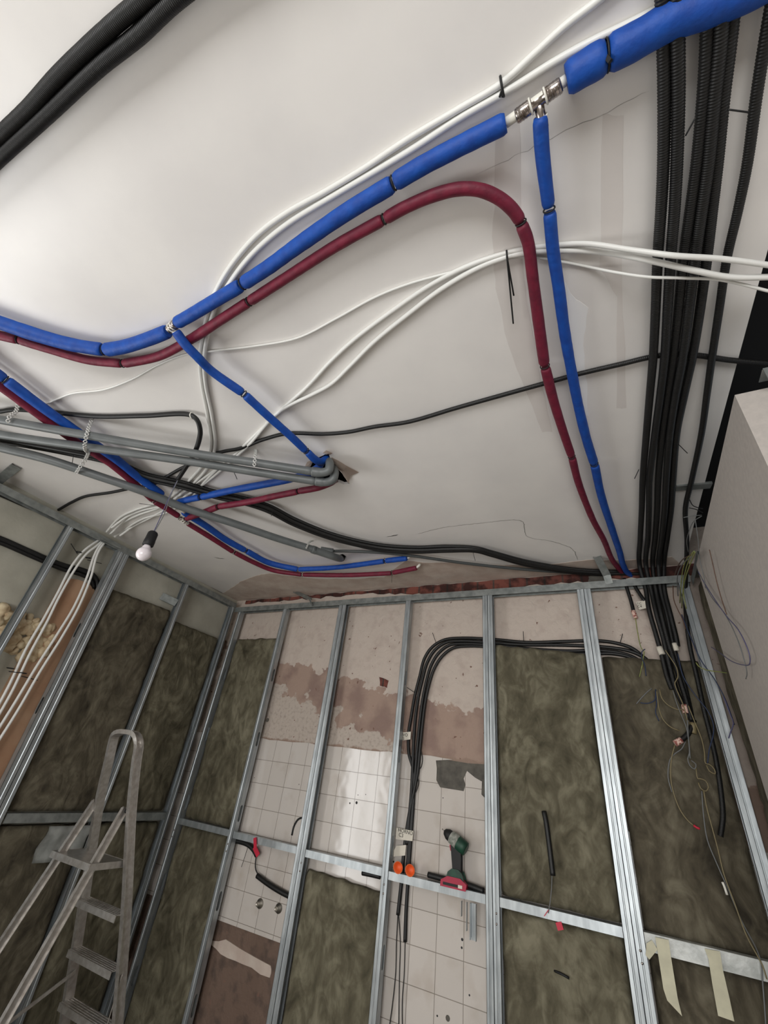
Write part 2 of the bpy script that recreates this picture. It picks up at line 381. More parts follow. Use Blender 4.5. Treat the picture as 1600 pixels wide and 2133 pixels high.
def crackline(pts, wd, name, m_, lab):
    D = dense([C(u, v, H-.0006) for u, v in pts], .015); b = nb(); L_ = []; R_ = []
    for i, p in enumerate(D):
        t_ = (D[min(i+1, len(D)-1)]-D[max(i-1, 0)]).normalized().cross(Vector((0, 0, 1))); w2 = wd*(.4+.6*random.random())*(1 if 0 < i < len(D)-1 else .2)
        j = t_*random.uniform(-.003, .003); L_.append(b.verts.new(p+j+t_*w2)); R_.append(b.verts.new(p+j-t_*w2))
    for i in range(len(D)-1): b.faces.new((L_[i], L_[i+1], R_[i+1], R_[i]))
    bmesh.ops.solidify(b, geom=b.faces[:], thickness=.0004); struct(name, b, m_, lab)
M['crack'] = mat('crack', (150, 140, 132), .9)
crackline([(870, 1112), (930, 1098), (1000, 1090), (1070, 1083), (1088, 1086), (1100, 1118), (1150, 1128), (1190, 1142), (1205, 1166)], .0014, 'trim_17', 'crack', 'fine crack in the ceiling near the back')
crackline([(990, 362), (1035, 345), (1100, 312), (1180, 272), (1250, 240), (1320, 205), (1352, 190)], .0003, 'trim_18', 'crack', 'hairline crack under the steel tee')
crackline([(558, 1206), (556, 1216), (553, 1228)], .007, 'trim_19', 'void', 'dark slit in the old plaster')
crackline([(880, 1188), (877, 1200), (874, 1214)], .006, 'trim_20', 'void', 'dark slit in the old plaster near the red pipe end')
crackline([(446, 1161), (455, 1163), (468, 1164)], .006, 'trim_21', 'crack', 'small scuff on the ceiling')
crackline([(530, 1152), (540, 1153)], .006, 'trim_22', 'crack', 'small scuff on the ceiling')
crackline([(805, 1118), (815, 1117), (830, 1114)], .004, 'trim_23', 'crack', 'small scuff on the ceiling')
# back wall
b = nb(); box(b, XL-.2, 1.6, YB, YB+.15, ZF, H+.25); struct('wall_back', b, 'bwall')
# tiles: plate 8 mm in front of the plaster, with broken places
def BW(u, v): return B(u, v, YB-.008)
tl = [R3(XL, YB-.008, -.93), R3(XL, YB-.008, .135)]
xs = XL
while xs < -1.02: xs += .075; tl.append(R3(xs, YB-.008, .135+random.uniform(-.004, .006)))
tl += [BW(908, 1584), BW(910, 1600), BW(909, 1625), BW(917, 1640), BW(966, 1648), BW(970, 1635), BW(966, 1622), BW(973, 1606), BW(990, 1620), BW(1004, 1628), BW(1003, 1655), BW(1010, 1662)]
tl += [R3(-.6, YB-.008, -.1), R3(.9, YB-.008, -.1), R3(.9, YB-.008, ZF), R3(-2.0, YB-.008, ZF), R3(-2.0, YB-.008, -.93)]
b = nb(); plate(b, tl, [], (0, .0085, 0)); struct('trim_10', b, 'tile', 'glazed white square tiles on the back wall')
b = nb(); plate(b, [B(u, v, YB-.004) for u, v in ((908, 1580), (940, 1584), (975, 1590), (1012, 1592), (1012, 1665), (962, 1655), (908, 1645))], [], (0, .006, 0)); struct('trim_11', b, 'conc', 'bare concrete where tiles were broken out')
# brick strip above the back frame
tp = []; bt = []
n = 70
for i in range(n+1):
    x = -3.2+i*(3.75/n); tp.append(R3(x, YB-.012, 1.322+random.uniform(-.004, .004))); 
    bt.append(R3(x, YB-.012, 1.262+random.uniform(-.012, .01)+(.035*min(1, max(0, (-1.2-x)/.6)))+(-.02 if -1.3 < x < -.55 else 0)))
b = nb(); plate(b, tp+bt[::-1], [], (0, .013, 0)); struct('trim_12', b, 'brick', 'strip of exposed red brick between ceiling and frame')
b = nb(); plate(b, ragged([B(u, v, YB-.016) for u, v in ((1226, 1200), (1262, 1196), (1262, 1212), (1226, 1216))], .003), [], (0, .01, 0)); struct('trim_13', b, 'conc', 'concrete patch in the brick strip')
for i, q in enumerate([[(790, 1410), (810, 1418), (806, 1432), (792, 1428)]]):
    b = nb(); plate(b, ragged([B(u, v, YB-.004) for u, v in q], .004), [], (0, .006, 0)); struct('trim_14', b, 'brick', 'small chip of red brick in the plaster')
b = nb(); plate(b, ragged([B(u, v, YB-.006) for u, v in ((430, 1962), (470, 1958), (565, 2012), (562, 2036), (505, 2010), (460, 1985))], .006), [], (0, .008, 0)); struct('trim_15', b, 'ceil_old', 'cream plaster ledge below the tiles')

# left wall with the balcony opening beside the camera
b = nb()
box(b, XL-.15, XL, .3, YB+.15, ZF, H+.25); box(b, XL-.15, XL, YR, -1.0, ZF, H+.25)
box(b, XL-.15, XL, -1.0, .3, .5, H+.25); box(b, XL-.15, XL, -1.0, .3, ZF, -1.35); struct('wall_left', b, 'lwall')
b = nb()
for y0, y1, z0, z1 in ((-1.0, -.94, -1.35, .5), (.24, .3, -1.35, .5), (-1.0, .3, .44, .5), (-1.0, .3, -1.35, -1.29), (-.38, -.33, -1.35, .5)): box(b, XL-.09, XL-.04, y0, y1, z0, z1)
struct('window_1', b, 'ring')
# rear and far right walls with window openings (behind the camera)
b = nb(); box(b, XL, -1.2, YR-.15, YR, ZF, H+.25); box(b, 1.6, XR, YR-.15, YR, ZF, H+.25); box(b, -1.2, 1.6, YR-.15, YR, .75, H+.25); box(b, -1.2, 1.6, YR-.15, YR, ZF, -1.15); struct('wall_rear', b, 'wallr')
b = nb(); box(b, XR, XR+.15, YR, -1.3, ZF, H+.25); box(b, XR, XR+.15, .5, YB, ZF, H+.25); box(b, XR, XR+.15, -1.3, .5, .65, H+.25); box(b, XR, XR+.15, -1.3, .5, ZF, -1.05); struct('wall_side', b, 'wallr')
# right wing wall: plasterboard face, end return
XW = .455
b = nb(); box(b, XW, XW+.0125, 1.26, 2.505, ZF, 1.12); box(b, XW+.0125, 1.35, 1.26, 1.2725, ZF, 1.12); struct('wall_right', b, 'pboard', 'grey plasterboard wing wall')
b = nb(); box(b, 1.35, XR, 1.26, 1.40, ZF, H+.25); struct('wall_right_return', b, 'pboard')
b = nb(); box(b, XW+.11, XW+.122, 2.4, YB, ZF, 1.2); struct('trim_16', b, 'pboard', 'rear face board of the wing wall')

# ================================================================== METAL FRAME
def cstud(bm, o, a, d, w, dep, z0, z1, web_side=1, slots=True, lip=True):
    """C section. o: front-face centre (x,y); a: unit across, d: unit depth (into wall)"""
    a = Vector((*a, 0)); d = Vector((*d, 0)); o = Vector((*o, CZ)); t = .0014
    def pt(i, j, z): return o+a*i+d*j+Vector((0, 0, z))
    # front flange with two pressed grooves
    pr = [(-w/2, 0), (-w/2+.004, 0), (-.0045, .0004), (-.0015, .0028), (.0015, .0028), (.0045, .0004), (w/2-.004, 0), (w/2, 0)]
    pr = pr+[(i, j+t) for i, j in pr[::-1]]
    lo = [bm.verts.new(pt(i, j, z0)) for i, j in pr]; hi = [bm.verts.new(pt(i, j, z1)) for i, j in pr]
    n_ = len(pr)
    for k in range(n_): bm.faces.new((lo[k], lo[(k+1) % n_], hi[(k+1) % n_], hi[k]))
    # back flange
    def slab(i0, i1, j0, j1):
        q = [[bm.verts.new(pt(i, j, z)) for i, j in ((i0, j0), (i1, j0), (i1, j1), (i0, j1))] for z in (z0, z1)]
        for k in range(4): bm.faces.new((q[0][k], q[0][(k+1) % 4], q[1][(k+1) % 4], q[1][k]))
        bm.faces.new(q[0][::-1]); bm.faces.new(q[1])
    slab(-w/2, w/2, dep-t, dep)
    e = -web_side*w/2
    if lip:
        slab(*sorted((e, e+web_side*t)), 0, .007); slab(*sorted((e, e+web_side*t)), dep-.007, dep)
    s = web_side*w/2
    outer_ = [pt(s, 0, z0), pt(s, dep, z0), pt(s, dep, z1), pt(s, 0, z1)]; hs = []
    if slots:
        z = z0+.32
        while z < z1-.15:
            hs.append([pt(s, dep/2+.013*math.cos(q), z+.02*math.sin(q)+(.03 if math.sin(q) > 0 else -.03)) for q in [2*math.pi*k/12 for k in range(12)]]); z += .475
    plate(bm, outer_, hs, a*(-web_side*t))
TZ = 1.18
def back_stud(label, x, z0=ZF, z1=TZ, double=False, wd=.036, name='metal_stud', grp='vertical studs of the back frame'):
    t = thing(name, label, 'metal stud', R3(x, YF, z0), grp)
    if double:
        for s in (-1, 1):
            b = nb(); cstud(b, (x+s*wd/2, YF), (1, 0), (0, 1), wd-.001, .048, z0+.002, z1, web_side=-s); finish(b, 'stud_profile', 'zinc', t)
    else:
        b = nb(); cstud(b, (x, YF), (1, 0), (0, 1), wd, .048, z0+.002, z1, web_side=1); finish(b, 'stud_profile', 'zinc', t)
    # crimp and screws at the cross rail
    for dz in (-.045, -.085):
        b = nb(); lathe(b, R3(x+(.018 if double else 0), YF, -.43+dz-.05), (0, -1, 0), [(0, .005), (.0015, .0045), (.0025, .001)], 10); finish(b, 'screw', 'steel', t)
    return t
SX = {'A': -.905*YF, 'B': -.690*YF, 'C': -.478*YF, 'D': -.261*YF, 'E': -.040*YF}
back_stud('galvanised stud left of the bare plaster bays, right edge of the leftmost back insulation', SX['A'], wd=.042)
back_stud('paired galvanised stud just left of the short insulation batt under the rail', SX['B'], double=True)
back_stud('single galvanised stud behind the two orange caps', SX['C'], wd=.042)
back_stud('paired galvanised stud between the cordless drill and the insulation', SX['D'], double=True)
back_stud('wide paired galvanised stud with the masking tape just right of it', SX['E'], double=True, wd=.042)
back_stud('galvanised stud in the far left corner of the back frame', XF+.075, wd=.036)
back_stud('broad galvanised stud in the right corner beside the plasterboard', .432, wd=.05)
# left frame studs
def left_stud(label, y, n=1, wd=.04, z1=1.22):
    t = thing('metal_stud', label, 'metal stud', R3(XF, y, ZF), 'vertical studs of the left frame')
    for k in range(n):
        b = nb(); cstud(b, (XF, y+(k-(n-1)/2)*wd), (0, 1), (-1, 0), wd-.001, .048, ZF+.002, z1, web_side=(1 if k % 2 else -1) if n > 1 else 1); finish(b, 'stud_profile', 'zinc', t)
left_stud('single galvanised stud at the far left, in front of the white cables', 1.235)
left_stud('paired galvanised stud right of the salmon coloured board', 1.645, 2, .046)
left_stud('galvanised stud behind the top loop of the stepladder', 2.262)
left_stud('galvanised corner stud at the end of the left frame', 2.83, 1, .04)
# head tracks
def track(label, p0, p1, h=.046, d=.05, inn=(0, 1, 0), name='head_track'):
    b = nb(); inn = Vector(inn); up = Vector((0, 0, 1))
    bar(b, p0+up*h/2, p1+up*h/2, h, .0016); bar(b, p0+up*h/2+inn*d, p1+up*h/2+inn*d, h, .0016)
    bar(b, p0+up*h+inn*d/2, p1+up*h+inn*d/2, .0016, d)
    return tag(finish(b, name, 'zincd'), label, 'metal track')
track('galvanised head track along the top of the back frame', R3(XF, YF-.002, 1.172), R3(.47, YF-.002, 1.172))
track('galvanised head track along the top of the left frame', R3(XF+.002, .2, 1.212), R3(XF+.002, YF, 1.212), inn=(-1, 0, 0))
track('short galvanised track on top of the wing wall return', R3(XW+.03, 1.285, 1.075), R3(XW+.03, 2.4, 1.075), h=.05, d=.06, inn=(1, 0, 0))
b = nb(); bar(b, R3(.52, 1.2, 1.12), R3(1.3, 1.2, 1.12), .05, .002); bar(b, R3(.52, 1.23, 1.145), R3(1.3, 1.23, 1.145), .002, .05)
tag(finish(b, 'end_track', 'zincd'), 'dark steel track at the top of the wing wall end', 'metal track')
b = nb(); bar(b, R3(.68, 1.17, 1.13), R3(.63, 1.06, 1.3), .05, .03); tag(finish(b, 'hanger_strut', 'zincd'), 'grey steel strut at the right edge in the dark opening', 'metal strut')
track('upright track of the right wing frame behind the plasterboard edge', R3(XW+.02, 2.5, 1.15), R3(XW+.02, YF, 1.15), inn=(1, 0, 0))
# cross rails (noggins)
def rail(label, x0, x1, z=-.47, h=.036, m_='zinc'):
    b = nb(); bar(b, R3(x0, YF+.003, z), R3(x1, YF+.003, z), h, .0016); bar(b, R3(x0, YF+.024, z+h/2), R3(x1, YF+.024, z+h/2), .0016, .042)
    bar(b, R3(x0, YF+.024, z-h/2), R3(x1, YF+.024, z-h/2), .0016, .042)
    return tag(finish(b, 'cross_rail', m_), label, 'metal rail', 'cross rails between the studs')
rail('cross rail over the leftmost back insulation', XF+.09, SX['A']-.022, -.467)
rail('cross rail with the red tape wrapped around it, above the tiles', SX['A']+.022, SX['B']-.037, -.470)
rail('bright cross rail above the short insulation batt', SX['B']+.037, SX['C']-.022, -.474)
rail('bright cross rail carrying the drill and the orange caps', SX['C']+.022, SX['D']-.037, -.482)
rail('cross rail with a small red tie, in the insulated bay', SX['D']+.037, SX['E']-.043, -.479)
b = nb(); bar(b, R3(SX['E']+.043, YF, -.49), R3(.42, YF, -.49), .06, .002); bar(b, R3(SX['E']+.043, YF+.024, -.46), R3(.42, YF+.024, -.46), .002, .046)
tag(finish(b, 'cross_rail', 'film'), 'film-covered cross rail under the two masking tape strips', 'metal rail', 'cross rails between the studs')
for lab, y0, y1 in (('dull cross rail behind the stepladder', 1.70, 2.24), ('cross rail right of the stepladder top, up to the left corner', 2.285, 2.81), ('cross rail at the far left edge of the left frame', .9, 1.6)):
    b = nb(); bar(b, R3(XF-.003, y0, -.45), R3(XF-.003, y1, -.45), .046, .0016); bar(b, R3(XF-.024, y0, -.427), R3(XF-.024, y1, -.427), .0016, .042)
    tag(finish(b, 'cross_rail', 'zincd'), lab, 'metal rail', 'cross rails between the studs')
# brackets
def bracket(label, p, q, wd=.03, foot=None, m_='zincd', sd=None):
    b = nb(); d = (q-p).normalized(); side = Vector(sd) if sd else d.cross(Vector((0, 0, 1)));
    if side.length < .1: side = Vector((1, 0, 0))
    side.normalize(); nrm = side.cross(d)
    bar(b, p, q, .002, wd, up=nrm)
    for s in (-1, 1): bar(b, p+side*s*wd/2+nrm*.006, q+side*s*wd/2+nrm*.006, .012, .002, up=nrm)
    if foot is not None: bar(b, q, foot, .002, wd)
    return tag(finish(b, 'steel_bracket', m_), label, 'bracket', 'steel brackets fixing the frame')
bracket('small bent bracket left of the brick strip, above the back track', C(616, 1233, 1.325), B(645, 1247, YF-.03), .045, B(650, 1262, YF-.006), sd=(.9, .3, 0))
bracket('channel bracket beside the red pipe end, above the back track', C(1244, 1160, 1.325), B(1264, 1198, YF-.03), .045, B(1270, 1216, YF-.006), sd=(1, .1, 0))
bracket('folded bracket at the far left edge, holding the left head track', C(34, 972, 1.32), C(-6, 1004, 1.28), .05)
bracket('twin-ended bracket on the left wall above the insulation', S(336, 1241, -3.325), S(368, 1256, -3.24), .06, sd=(0, .1, 1))
bracket('notched bracket under the lone black conduit, at the wing wall', C(1408, 1018, 1.322), C(1482, 1012, 1.322), .04)
bracket('flat splice plate on the left track where the white cables cross', R3(XF+.006, 1.44, 1.222), R3(XF+.006, 1.60, 1.222), .02)
# small channel offcuts hanging under the rail
b = nb(); z0 = -.51
x0 = B(962, 1885, YF-.003).x
for dx, l in ((0, .06), (.028, .11), (.05, .13)):
    bar(b, R3(x0+dx, YF-.004, z0), R3(x0+dx, YF-.004, z0-l), .022, .0015, up=Vector((0, 1, 0)))
bar(b, R3(x0+.06, YF+.008, z0), R3(x0+.06, YF+.008, z0-.14), .002, .03, up=Vector((0, 1, 0)))
for s in (.045, .075): bar(b, R3(x0+s, YF, z0), R3(x0+s, YF, z0-.14), .02, .0015, up=Vector((0, 1, 0)))
tag(finish(b, 'channel_offcut', 'zinc'), 'short metal channel hanging under the drill rail', 'metal channel')

# ================================================================== INSULATION
def batt(label, axis, u0, u1, z0, z1, face, thick=.055, m_='wool', wave=.012, slope=0, seed=0):
    """axis 'x': face looks -y at y=face; axis 'y': face looks +x at x=face"""
    b = nb(); nu = max(8, int((u1-u0)/.016)); nv = max(10, int((z1-z0)/.02)); G = []
    for i in range(nu+1):
        col = []
        for j in range(nv+1):
            fu = i/nu; fv = j/nv; u = u0+(u1-u0)*fu
            top = z1+slope*(fu-.5)+.008*noise.noise((u*14, seed, 1))
            z = z0+(top-z0)*fv
            e = min(fu, 1-fu)*(u1-u0); e2 = min(fv, 1-fv)*(z1-z0)
            rnd = -.018*math.exp(-e/.012)-.018*math.exp(-e2/.014)
            d = wave*(noise.noise((u*3.2, z*2.6, seed))*1.1+.6*noise.noise((u*9, z*5, seed+3))+.3*noise.noise((u*22, z*14, seed+9)))+rnd
            d -= .014*math.exp(-(noise.noise((u*4.5+seed, z*3.4+.8*noise.noise((u*3, z*3, seed)), seed+20))/.05)**2)*(.4+noise.noise((u*2, z*2, seed+31)))
            p = R3(u, face-d, z) if axis == 'x' else (R3(face+d, u, z) if axis == 'y' else R3(face-d, u, z))
            col.append(b.verts.new(p))
        G.append(col)
    for i in range(nu):
        for j in range(nv):
            f = b.faces.new((G[i][j], G[i+1][j], G[i+1][j+1], G[i][j+1])); f.smooth = True
    dv = Vector((0, thick, 0)) if axis == 'x' else (Vector((-thick, 0, 0)) if axis == 'y' else Vector((thick, 0, 0)))
    rim = [G[i][0] for i in range(nu+1)]+[G[nu][j] for j in range(1, nv+1)]+[G[i][nv] for i in range(nu-1, -1, -1)]+[G[0][j] for j in range(nv-1, 0, -1)]
    base = []
    for v in rim:
        c = v.co.copy()
        if axis == 'x': c.y = face+thick
        elif axis == 'y': c.x = face-thick
        else: c.x = face+thick
        base.append(b.verts.new(c))
    for k in range(len(rim)): b.faces.new((rim[k], rim[(k+1) % len(rim)], base[(k+1) % len(rim)], base[k]))
    b.faces.new(base)
    return tag(finish(b, 'insulation_batt', m_), label, 'insulation', 'mineral wool batts in the frame')
RZ = -.50
yi = YF+.022
batt('tall olive batt in the left corner bay of the back frame, above the rail', 'x', XF+.10, SX['A']-.024, -.445, .92, yi, seed=1)
batt('olive batt below the rail in the left corner bay of the back frame', 'x', XF+.10, SX['A']-.024, ZF+.01, -.49, yi, seed=2)
batt('short olive batt under the bright rail between bare tiled bays', 'x', SX['B']+.04, SX['C']-.024, ZF+.01, -.565, yi, seed=3, slope=-.02)
batt('large olive batt right of the drill, black sleeve poking through it', 'x', SX['D']+.04, SX['E']-.045, -.455, .80, yi, seed=4, slope=-.06, wave=.018)
batt('olive batt below the rail, right of the drill bay', 'x', SX['D']+.04, SX['E']-.045, ZF+.01, -.502, yi, seed=5, wave=.016)
batt('brownish batt behind the tangle of wires, above the taped rail', 'x', SX['E']+.046, .405, -.462, .74, yi+.01, m_='wool2', seed=6, slope=-.03, wave=.018)
batt('brownish batt below the taped rail at bottom right', 'x', SX['E']+.046, .405, ZF+.01, -.522, yi+.01, m_='wool2', seed=7, wave=.016)
batt('narrow strip of batt between the right corner stud and the plasterboard', 'z', 2.45, YF-.01, ZF+.01, 1.14, XW+.03, seed=8, m_='wool2')
batt('dark olive batt left of the stepladder top, above the rail', 'y', 1.70, 2.235, -.42, .955, XF-.022, seed=9, slope=.02, m_='wool2')
batt('dark olive batt behind the stepladder legs', 'y', 1.70, 2.235, ZF+.01, -.49, XF-.022, seed=10, m_='wool2')
batt('creased olive batt in the last bay of the left frame, above the rail', 'y', 2.29, 2.80, -.42, .90, XF-.022, seed=11)
batt('olive batt in the last bay of the left frame, below the rail', 'y', 2.29, 2.80, ZF+.01, -.49, XF-.022, seed=12)
batt('dark olive batt at the bottom left edge below the rail', 'y', .9, 1.59, ZF+.01, -.49, XF-.022, seed=13, m_='wool2')

# ================================================================== CABLES AND PIPES
def tube(bm, pts, r, seg=10, step=.012): D = dense(ext(pts), step); sweep(bm, D, r, seg); return D
def pix(p):
    q = RM.transposed() @ (Vector(p)-Vector((0, 0, CZ))); return (q.x/q.z*FPX+800, q.y/q.z*FPX+1066.5) if q.z > .01 else (-999, -999)
def ext(pts, d=1.3):
    """runs that leave the view carry on straight for a while, stopping short of the walls"""
    P = [Vector(p) for p in pts]
    if sum(((P[i+1]-P[i]).length for i in range(len(P)-1))) < .12: return P
    for s in (0, -1):
        u, v = pix(P[s])
        if u < -10 or u > 1610 or v < -10 or v > 2143:
            t = (P[s]-P[1 if s == 0 else -2]).normalized(); L = d
            for a, lo, hi in ((0, XL+.04, 3.9), (1, -3.4, YB-.02), (2, -CZ+CZ+.03, 9)):
                if t[a] < -1e-4: L = min(L, (lo-P[s][a])/t[a])
                if t[a] > 1e-4: L = min(L, (hi-P[s][a])/t[a])
            if L > .03:
                q = P[s]+t*L
                if s == 0: P.insert(0, q)
                else: P.append(q)
    return P
def corr(pitch, r, dep=.10):
    return lambda s, L: r*(1-dep/2+dep/2*math.sin(2*math.pi*s/pitch))
def wire(name, label, cat, m_, pts, r, grp=None, seg=8, corrug=None, parent=None):
    b = nb()
    if corrug: sweep(b, dense(ext(pts), corrug/4), corr(corrug, r), seg)
    else: tube(b, pts, r, seg)
    o = finish(b, name, m_, parent)
    if parent is None: tag(o, label, cat, grp)
    elif label: o['label'] = label
    return o
def ziptie(parent, D, frac, R, tail=None, name='zip_tie', m_='blackm'):
    """ring on the dense path at fraction; optional tail end vector"""
    i = max(1, min(len(D)-2, int(frac*(len(D)-1)))); c = D[i]; t = D[i+1]-D[i-1]
    b = nb(); ring(b, c, t, R+.0005, .0018)
    dn = Vector((0, 0, -1)); hd = c+dn*(R+.002); bar(b, hd-t.normalized()*.003, hd+t.normalized()*.003, .006, .006)
    if tail is not None: tube(b, [hd, hd+tail*.5+Vector((0, 0, .003)), hd+tail], .0011, 5)
    return finish(b, name, m_, parent)
def foam(parent, pts, r, m_, name='foam_sleeve', tight=.84, nz=.05, r1=None):
    D = dense(ext(pts), .008); r1 = r1 or r
    sd = random.random()*50
    def rf(s, L):
        e = min(s, L-s); q = r+(r1-r)*(s/L)
        return q*(1-(1-tight)*math.exp(-e/.0035)+nz*noise.noise((s*9, sd, 0))+nz*.5*noise.noise((s*40, sd, 4)))
    b = nb(); sweep(b, D, rf, 16); return finish(b, name, m_, parent), D
def tie_at(parent, p, t, R, m_='blackm', tail=None):
    b = nb(); ring(b, p, t, R, .002)
    if tail is not None: tube(b, [p+Vector((0, 0, -R)), p+Vector((0, 0, -R-.01))+tail*.5, p+Vector((0, 0, -R))+tail], .0012, 5)
    return finish(b, 'zip_tie', m_, parent)
def Cs(l, z): return [C(p[0], p[1], p[2] if len(p) > 2 else z) for p in l]

def foam_run(name, label, cat, m_, secs, z, r, grp=None, loosetie=True):
    """secs: list of pixel polylines on the plane z; ties between consecutive sections"""
    P0 = C(*secs[0][0][:2], z); t = thing(name, label, cat, P0, grp); rr = r if isinstance(r, (list, tuple)) else [r]*(len(secs)+1)
    for i, s in enumerate(secs):
        pts = Cs(s, z); o, D = foam(t, pts, rr[i], m_, r1=rr[i+1])
        if i < len(secs)-1:
            q = C(*secs[i+1][0][:2], secs[i+1][0][2] if len(secs[i+1][0]) > 2 else z)
            if (q-D[-1]).length < .06: tie_at(t, (q+D[-1])/2, q-D[-1] if (q-D[-1]).length > .002 else D[-1]-D[-3], rr[i+1]*.86)
    return t

def tee(parent, c, d, br, R, L, name='tee_fitting'):
    """press fitting: steel sleeves along d with a branch"""
    d = d.normalized(); br = (br-d*br.dot(d)*0).normalized()
    t = nb(); lathe(t, c-d*L/2, d, [(0, R*.8), (.003, R), (L*.36, R), (L*.38, R*.8), (L*.62, R*.8), (L*.64, R), (L-.003, R), (L, R*.8)], 18)
    lathe(t, c, br, [(0, R*.72), (L*.3, R*.72), (L*.32, R*.8), (L*.52, R*.8)], 16)
    for k in range(4):
        for s in (-1, 1): ring(t, c+d*s*(L*.22+k*L*.07), d, R*1.01, .0008, 16)
    o = finish(t, name, 'steel', parent)
    for s in (-1, 1):
        b = nb(); ring(b, c+d*s*L*.16, d, R*1.02, .0024, 18); finish(b, 'collar_ring', 'ring', o)
    b = nb(); ring(b, c+br*L*.3, br, R*.9, .0022, 18); finish(b, 'collar_ring', 'ring', o)
    return o

# --- blue main
ZB = 1.292
blue = foam_run('insulated_water_pipe', 'thick blue foam-covered pipe running diagonally across the ceiling', 'pipe', 'blue',
    [[(1700, -105), (1580, -30), (1480, 12), (1400, 42), (1320, 88), (1268, 114)], [(1262, 117), (1225, 138), (1180, 166)]], ZB, [.033, .031, .029])
for s, r0, r1 in ([[(1054, 256), (960, 303), (880, 345), (823, 379)], .0215, .0215], [[(817, 384), (720, 443), (620, 512), (560, 556), (508, 590)], .0215, .021],
                  [[(501, 595), (450, 625), (400, 655), (368, 673)], .021, .021], [[(350, 690), (310, 706), (260, 722), (221, 729)], .024, .026], [[(213, 728), (150, 718), (80, 699), (0, 672), (-60, 650)], .026, .029]):
    foam(blue, Cs(s, ZB), r0, 'blue', r1=r1)
for p, q, R in (((820, 381), (808, 388), .017), ((505, 592), (515, 586), .017), ((217, 729), (200, 727), .019)):
    a = C(*p, ZB); tie_at(blue, a, C(*q, ZB)-a, R)
a, c_ = C(1054, 256, ZB), C(1180, 166, ZB)
b = nb(); tube(b, [a, c_], .0105); finish(b, 'white_pipe_core', 'ring', blue)
mid = C(1121, 211, ZB); br = C(1128, 246, ZB)-mid
tee(blue, mid, c_-a, br, .0145, .10)
mid2 = C(359, 681, ZB); tee(blue, mid2, C(368, 673, ZB)-C(350, 690, ZB), C(375, 700, ZB)-mid2, .015, .045)
b = nb(); bar(b, C(1262, 117, ZB-.02), C(1272, 128, ZB-.033), .008, .008); finish(b, 'tie_head', 'blackm', blue)
# --- blue branch, left
t = foam_run('insulated_water_pipe', 'blue foam-covered branch pipe crossing over the red pipe towards the ceiling hole', 'pipe', 'blue',
    [[(366, 690, 1.275), (385, 716, 1.262), (410, 742, 1.258), (440, 772), (505, 818)], [(511, 823), (560, 868), (605, 908), (636, 938)], [(640, 941), (655, 956), (668, 962, 1.29), (680, 956, 1.33), (684, 954, 1.40)]], 1.27, [.0175, .018, .0185, .0195])
foam(t, Cs([(672, 958, 1.30), (668, 968, 1.29), (655, 978, 1.30), (650, 984, 1.345), (655, 984, 1.4)], 1.3), .017, 'blue')
# --- blue branch, right
t = foam_run('insulated_water_pipe', 'long blue foam-covered pipe dropping from the steel tee to the back corner', 'pipe', 'blue',
    [[(1125, 244), (1130, 320), (1143, 430)], [(1145, 442), (1152, 520), (1164, 600), (1176, 690), (1192, 780), (1206, 850), (1222, 915), (1237, 963)], [(1239, 969), (1252, 1030), (1276, 1105), (1291, 1150), (1298, 1176), (1310, 1195), (1330, 1203)]], 1.285, [.0165, .0165, .0185, .0165])
# --- red main
red = foam_run('insulated_hot_water_pipe', 'wine-red foam-covered pipe following the thick blue pipe, then bending down to the back corner', 'pipe', 'red',
    [[(-60, 688), (0, 699), (36, 707)], [(41, 708), (100, 726), (180, 749), (253, 757)], [(259, 757), (330, 742), (400, 705), (460, 666), (516, 630)], [(521, 627), (600, 576), (700, 512), (797, 458)],
     [(803, 455), (840, 434), (900, 408), (955, 394), (1000, 396), (1040, 413), (1068, 437), (1084, 460)], [(1086, 466), (1100, 505), (1110, 580), (1122, 670), (1134, 758)], [(1136, 766), (1152, 830), (1172, 895), (1190, 948)], [(1192, 954), (1205, 1005), (1235, 1082), (1258, 1125), (1275, 1165), (1296, 1193)]],
    1.295, [.019, .019, .018, .0165, .0155, .0165, .018, .0165, .015])
# --- lower left pair
zb2 = 1.272
b2 = foam_run('insulated_water_pipe', 'blue foam-covered pipe of the lower pair, passing above the grey waste pipes', 'pipe', 'blue',
    [[(-60, 740), (0, 783), (8, 789)], [(14, 793), (33, 807), (88, 848), (150, 892), (200, 927), (244, 958), (283, 990), (312, 1011), (338, 1030)]], zb2, [.0235, .0235, .022])
for s in ([(382, 1066), (430, 1096), (470, 1124), (510, 1146)], [(514, 1148), (560, 1172), (620, 1186)], [(623, 1186), (700, 1182), (800, 1169)], [(804, 1168), (848, 1163)]): foam(b2, Cs(s, 1.285), .0215 if s[0][0] < 600 else .019, 'blue')
for p, q in (((512, 1147), (520, 1151)), ((621, 1186), (630, 1186)), ((802, 1168), (810, 1167))):
    a = C(*p, 1.285); tie_at(b2, a, C(*q, 1.285)-a, .0185)
b = nb(); tube(b, Cs([(338, 1030), (360, 1047), (384, 1067)], 1.278), .011); finish(b, 'white_pipe_core', 'ring', b2); b = nb(); tube(b, Cs([(847, 1163), (856, 1159, 1.31), (858, 1158, 1.36)], 1.29), .008); finish(b, 'white_pipe_core', 'ring', b2)
tee(b2, C(360, 1047, 1.275), C(384, 1067, zb2)-C(338, 1030, zb2), C(380, 1040, zb2)-C(360, 1047, zb2), .016, .07)
foam_run('insulated_water_pipe', 'short blue foam-covered branch ducking behind the grey waste pipes', 'pipe', 'blue', [[(372, 1046), (395, 1040), (416, 1036)], [(421, 1035), (480, 1022), (550, 1009), (600, 999), (650, 985)]], 1.275, [.0195, .02, .02])
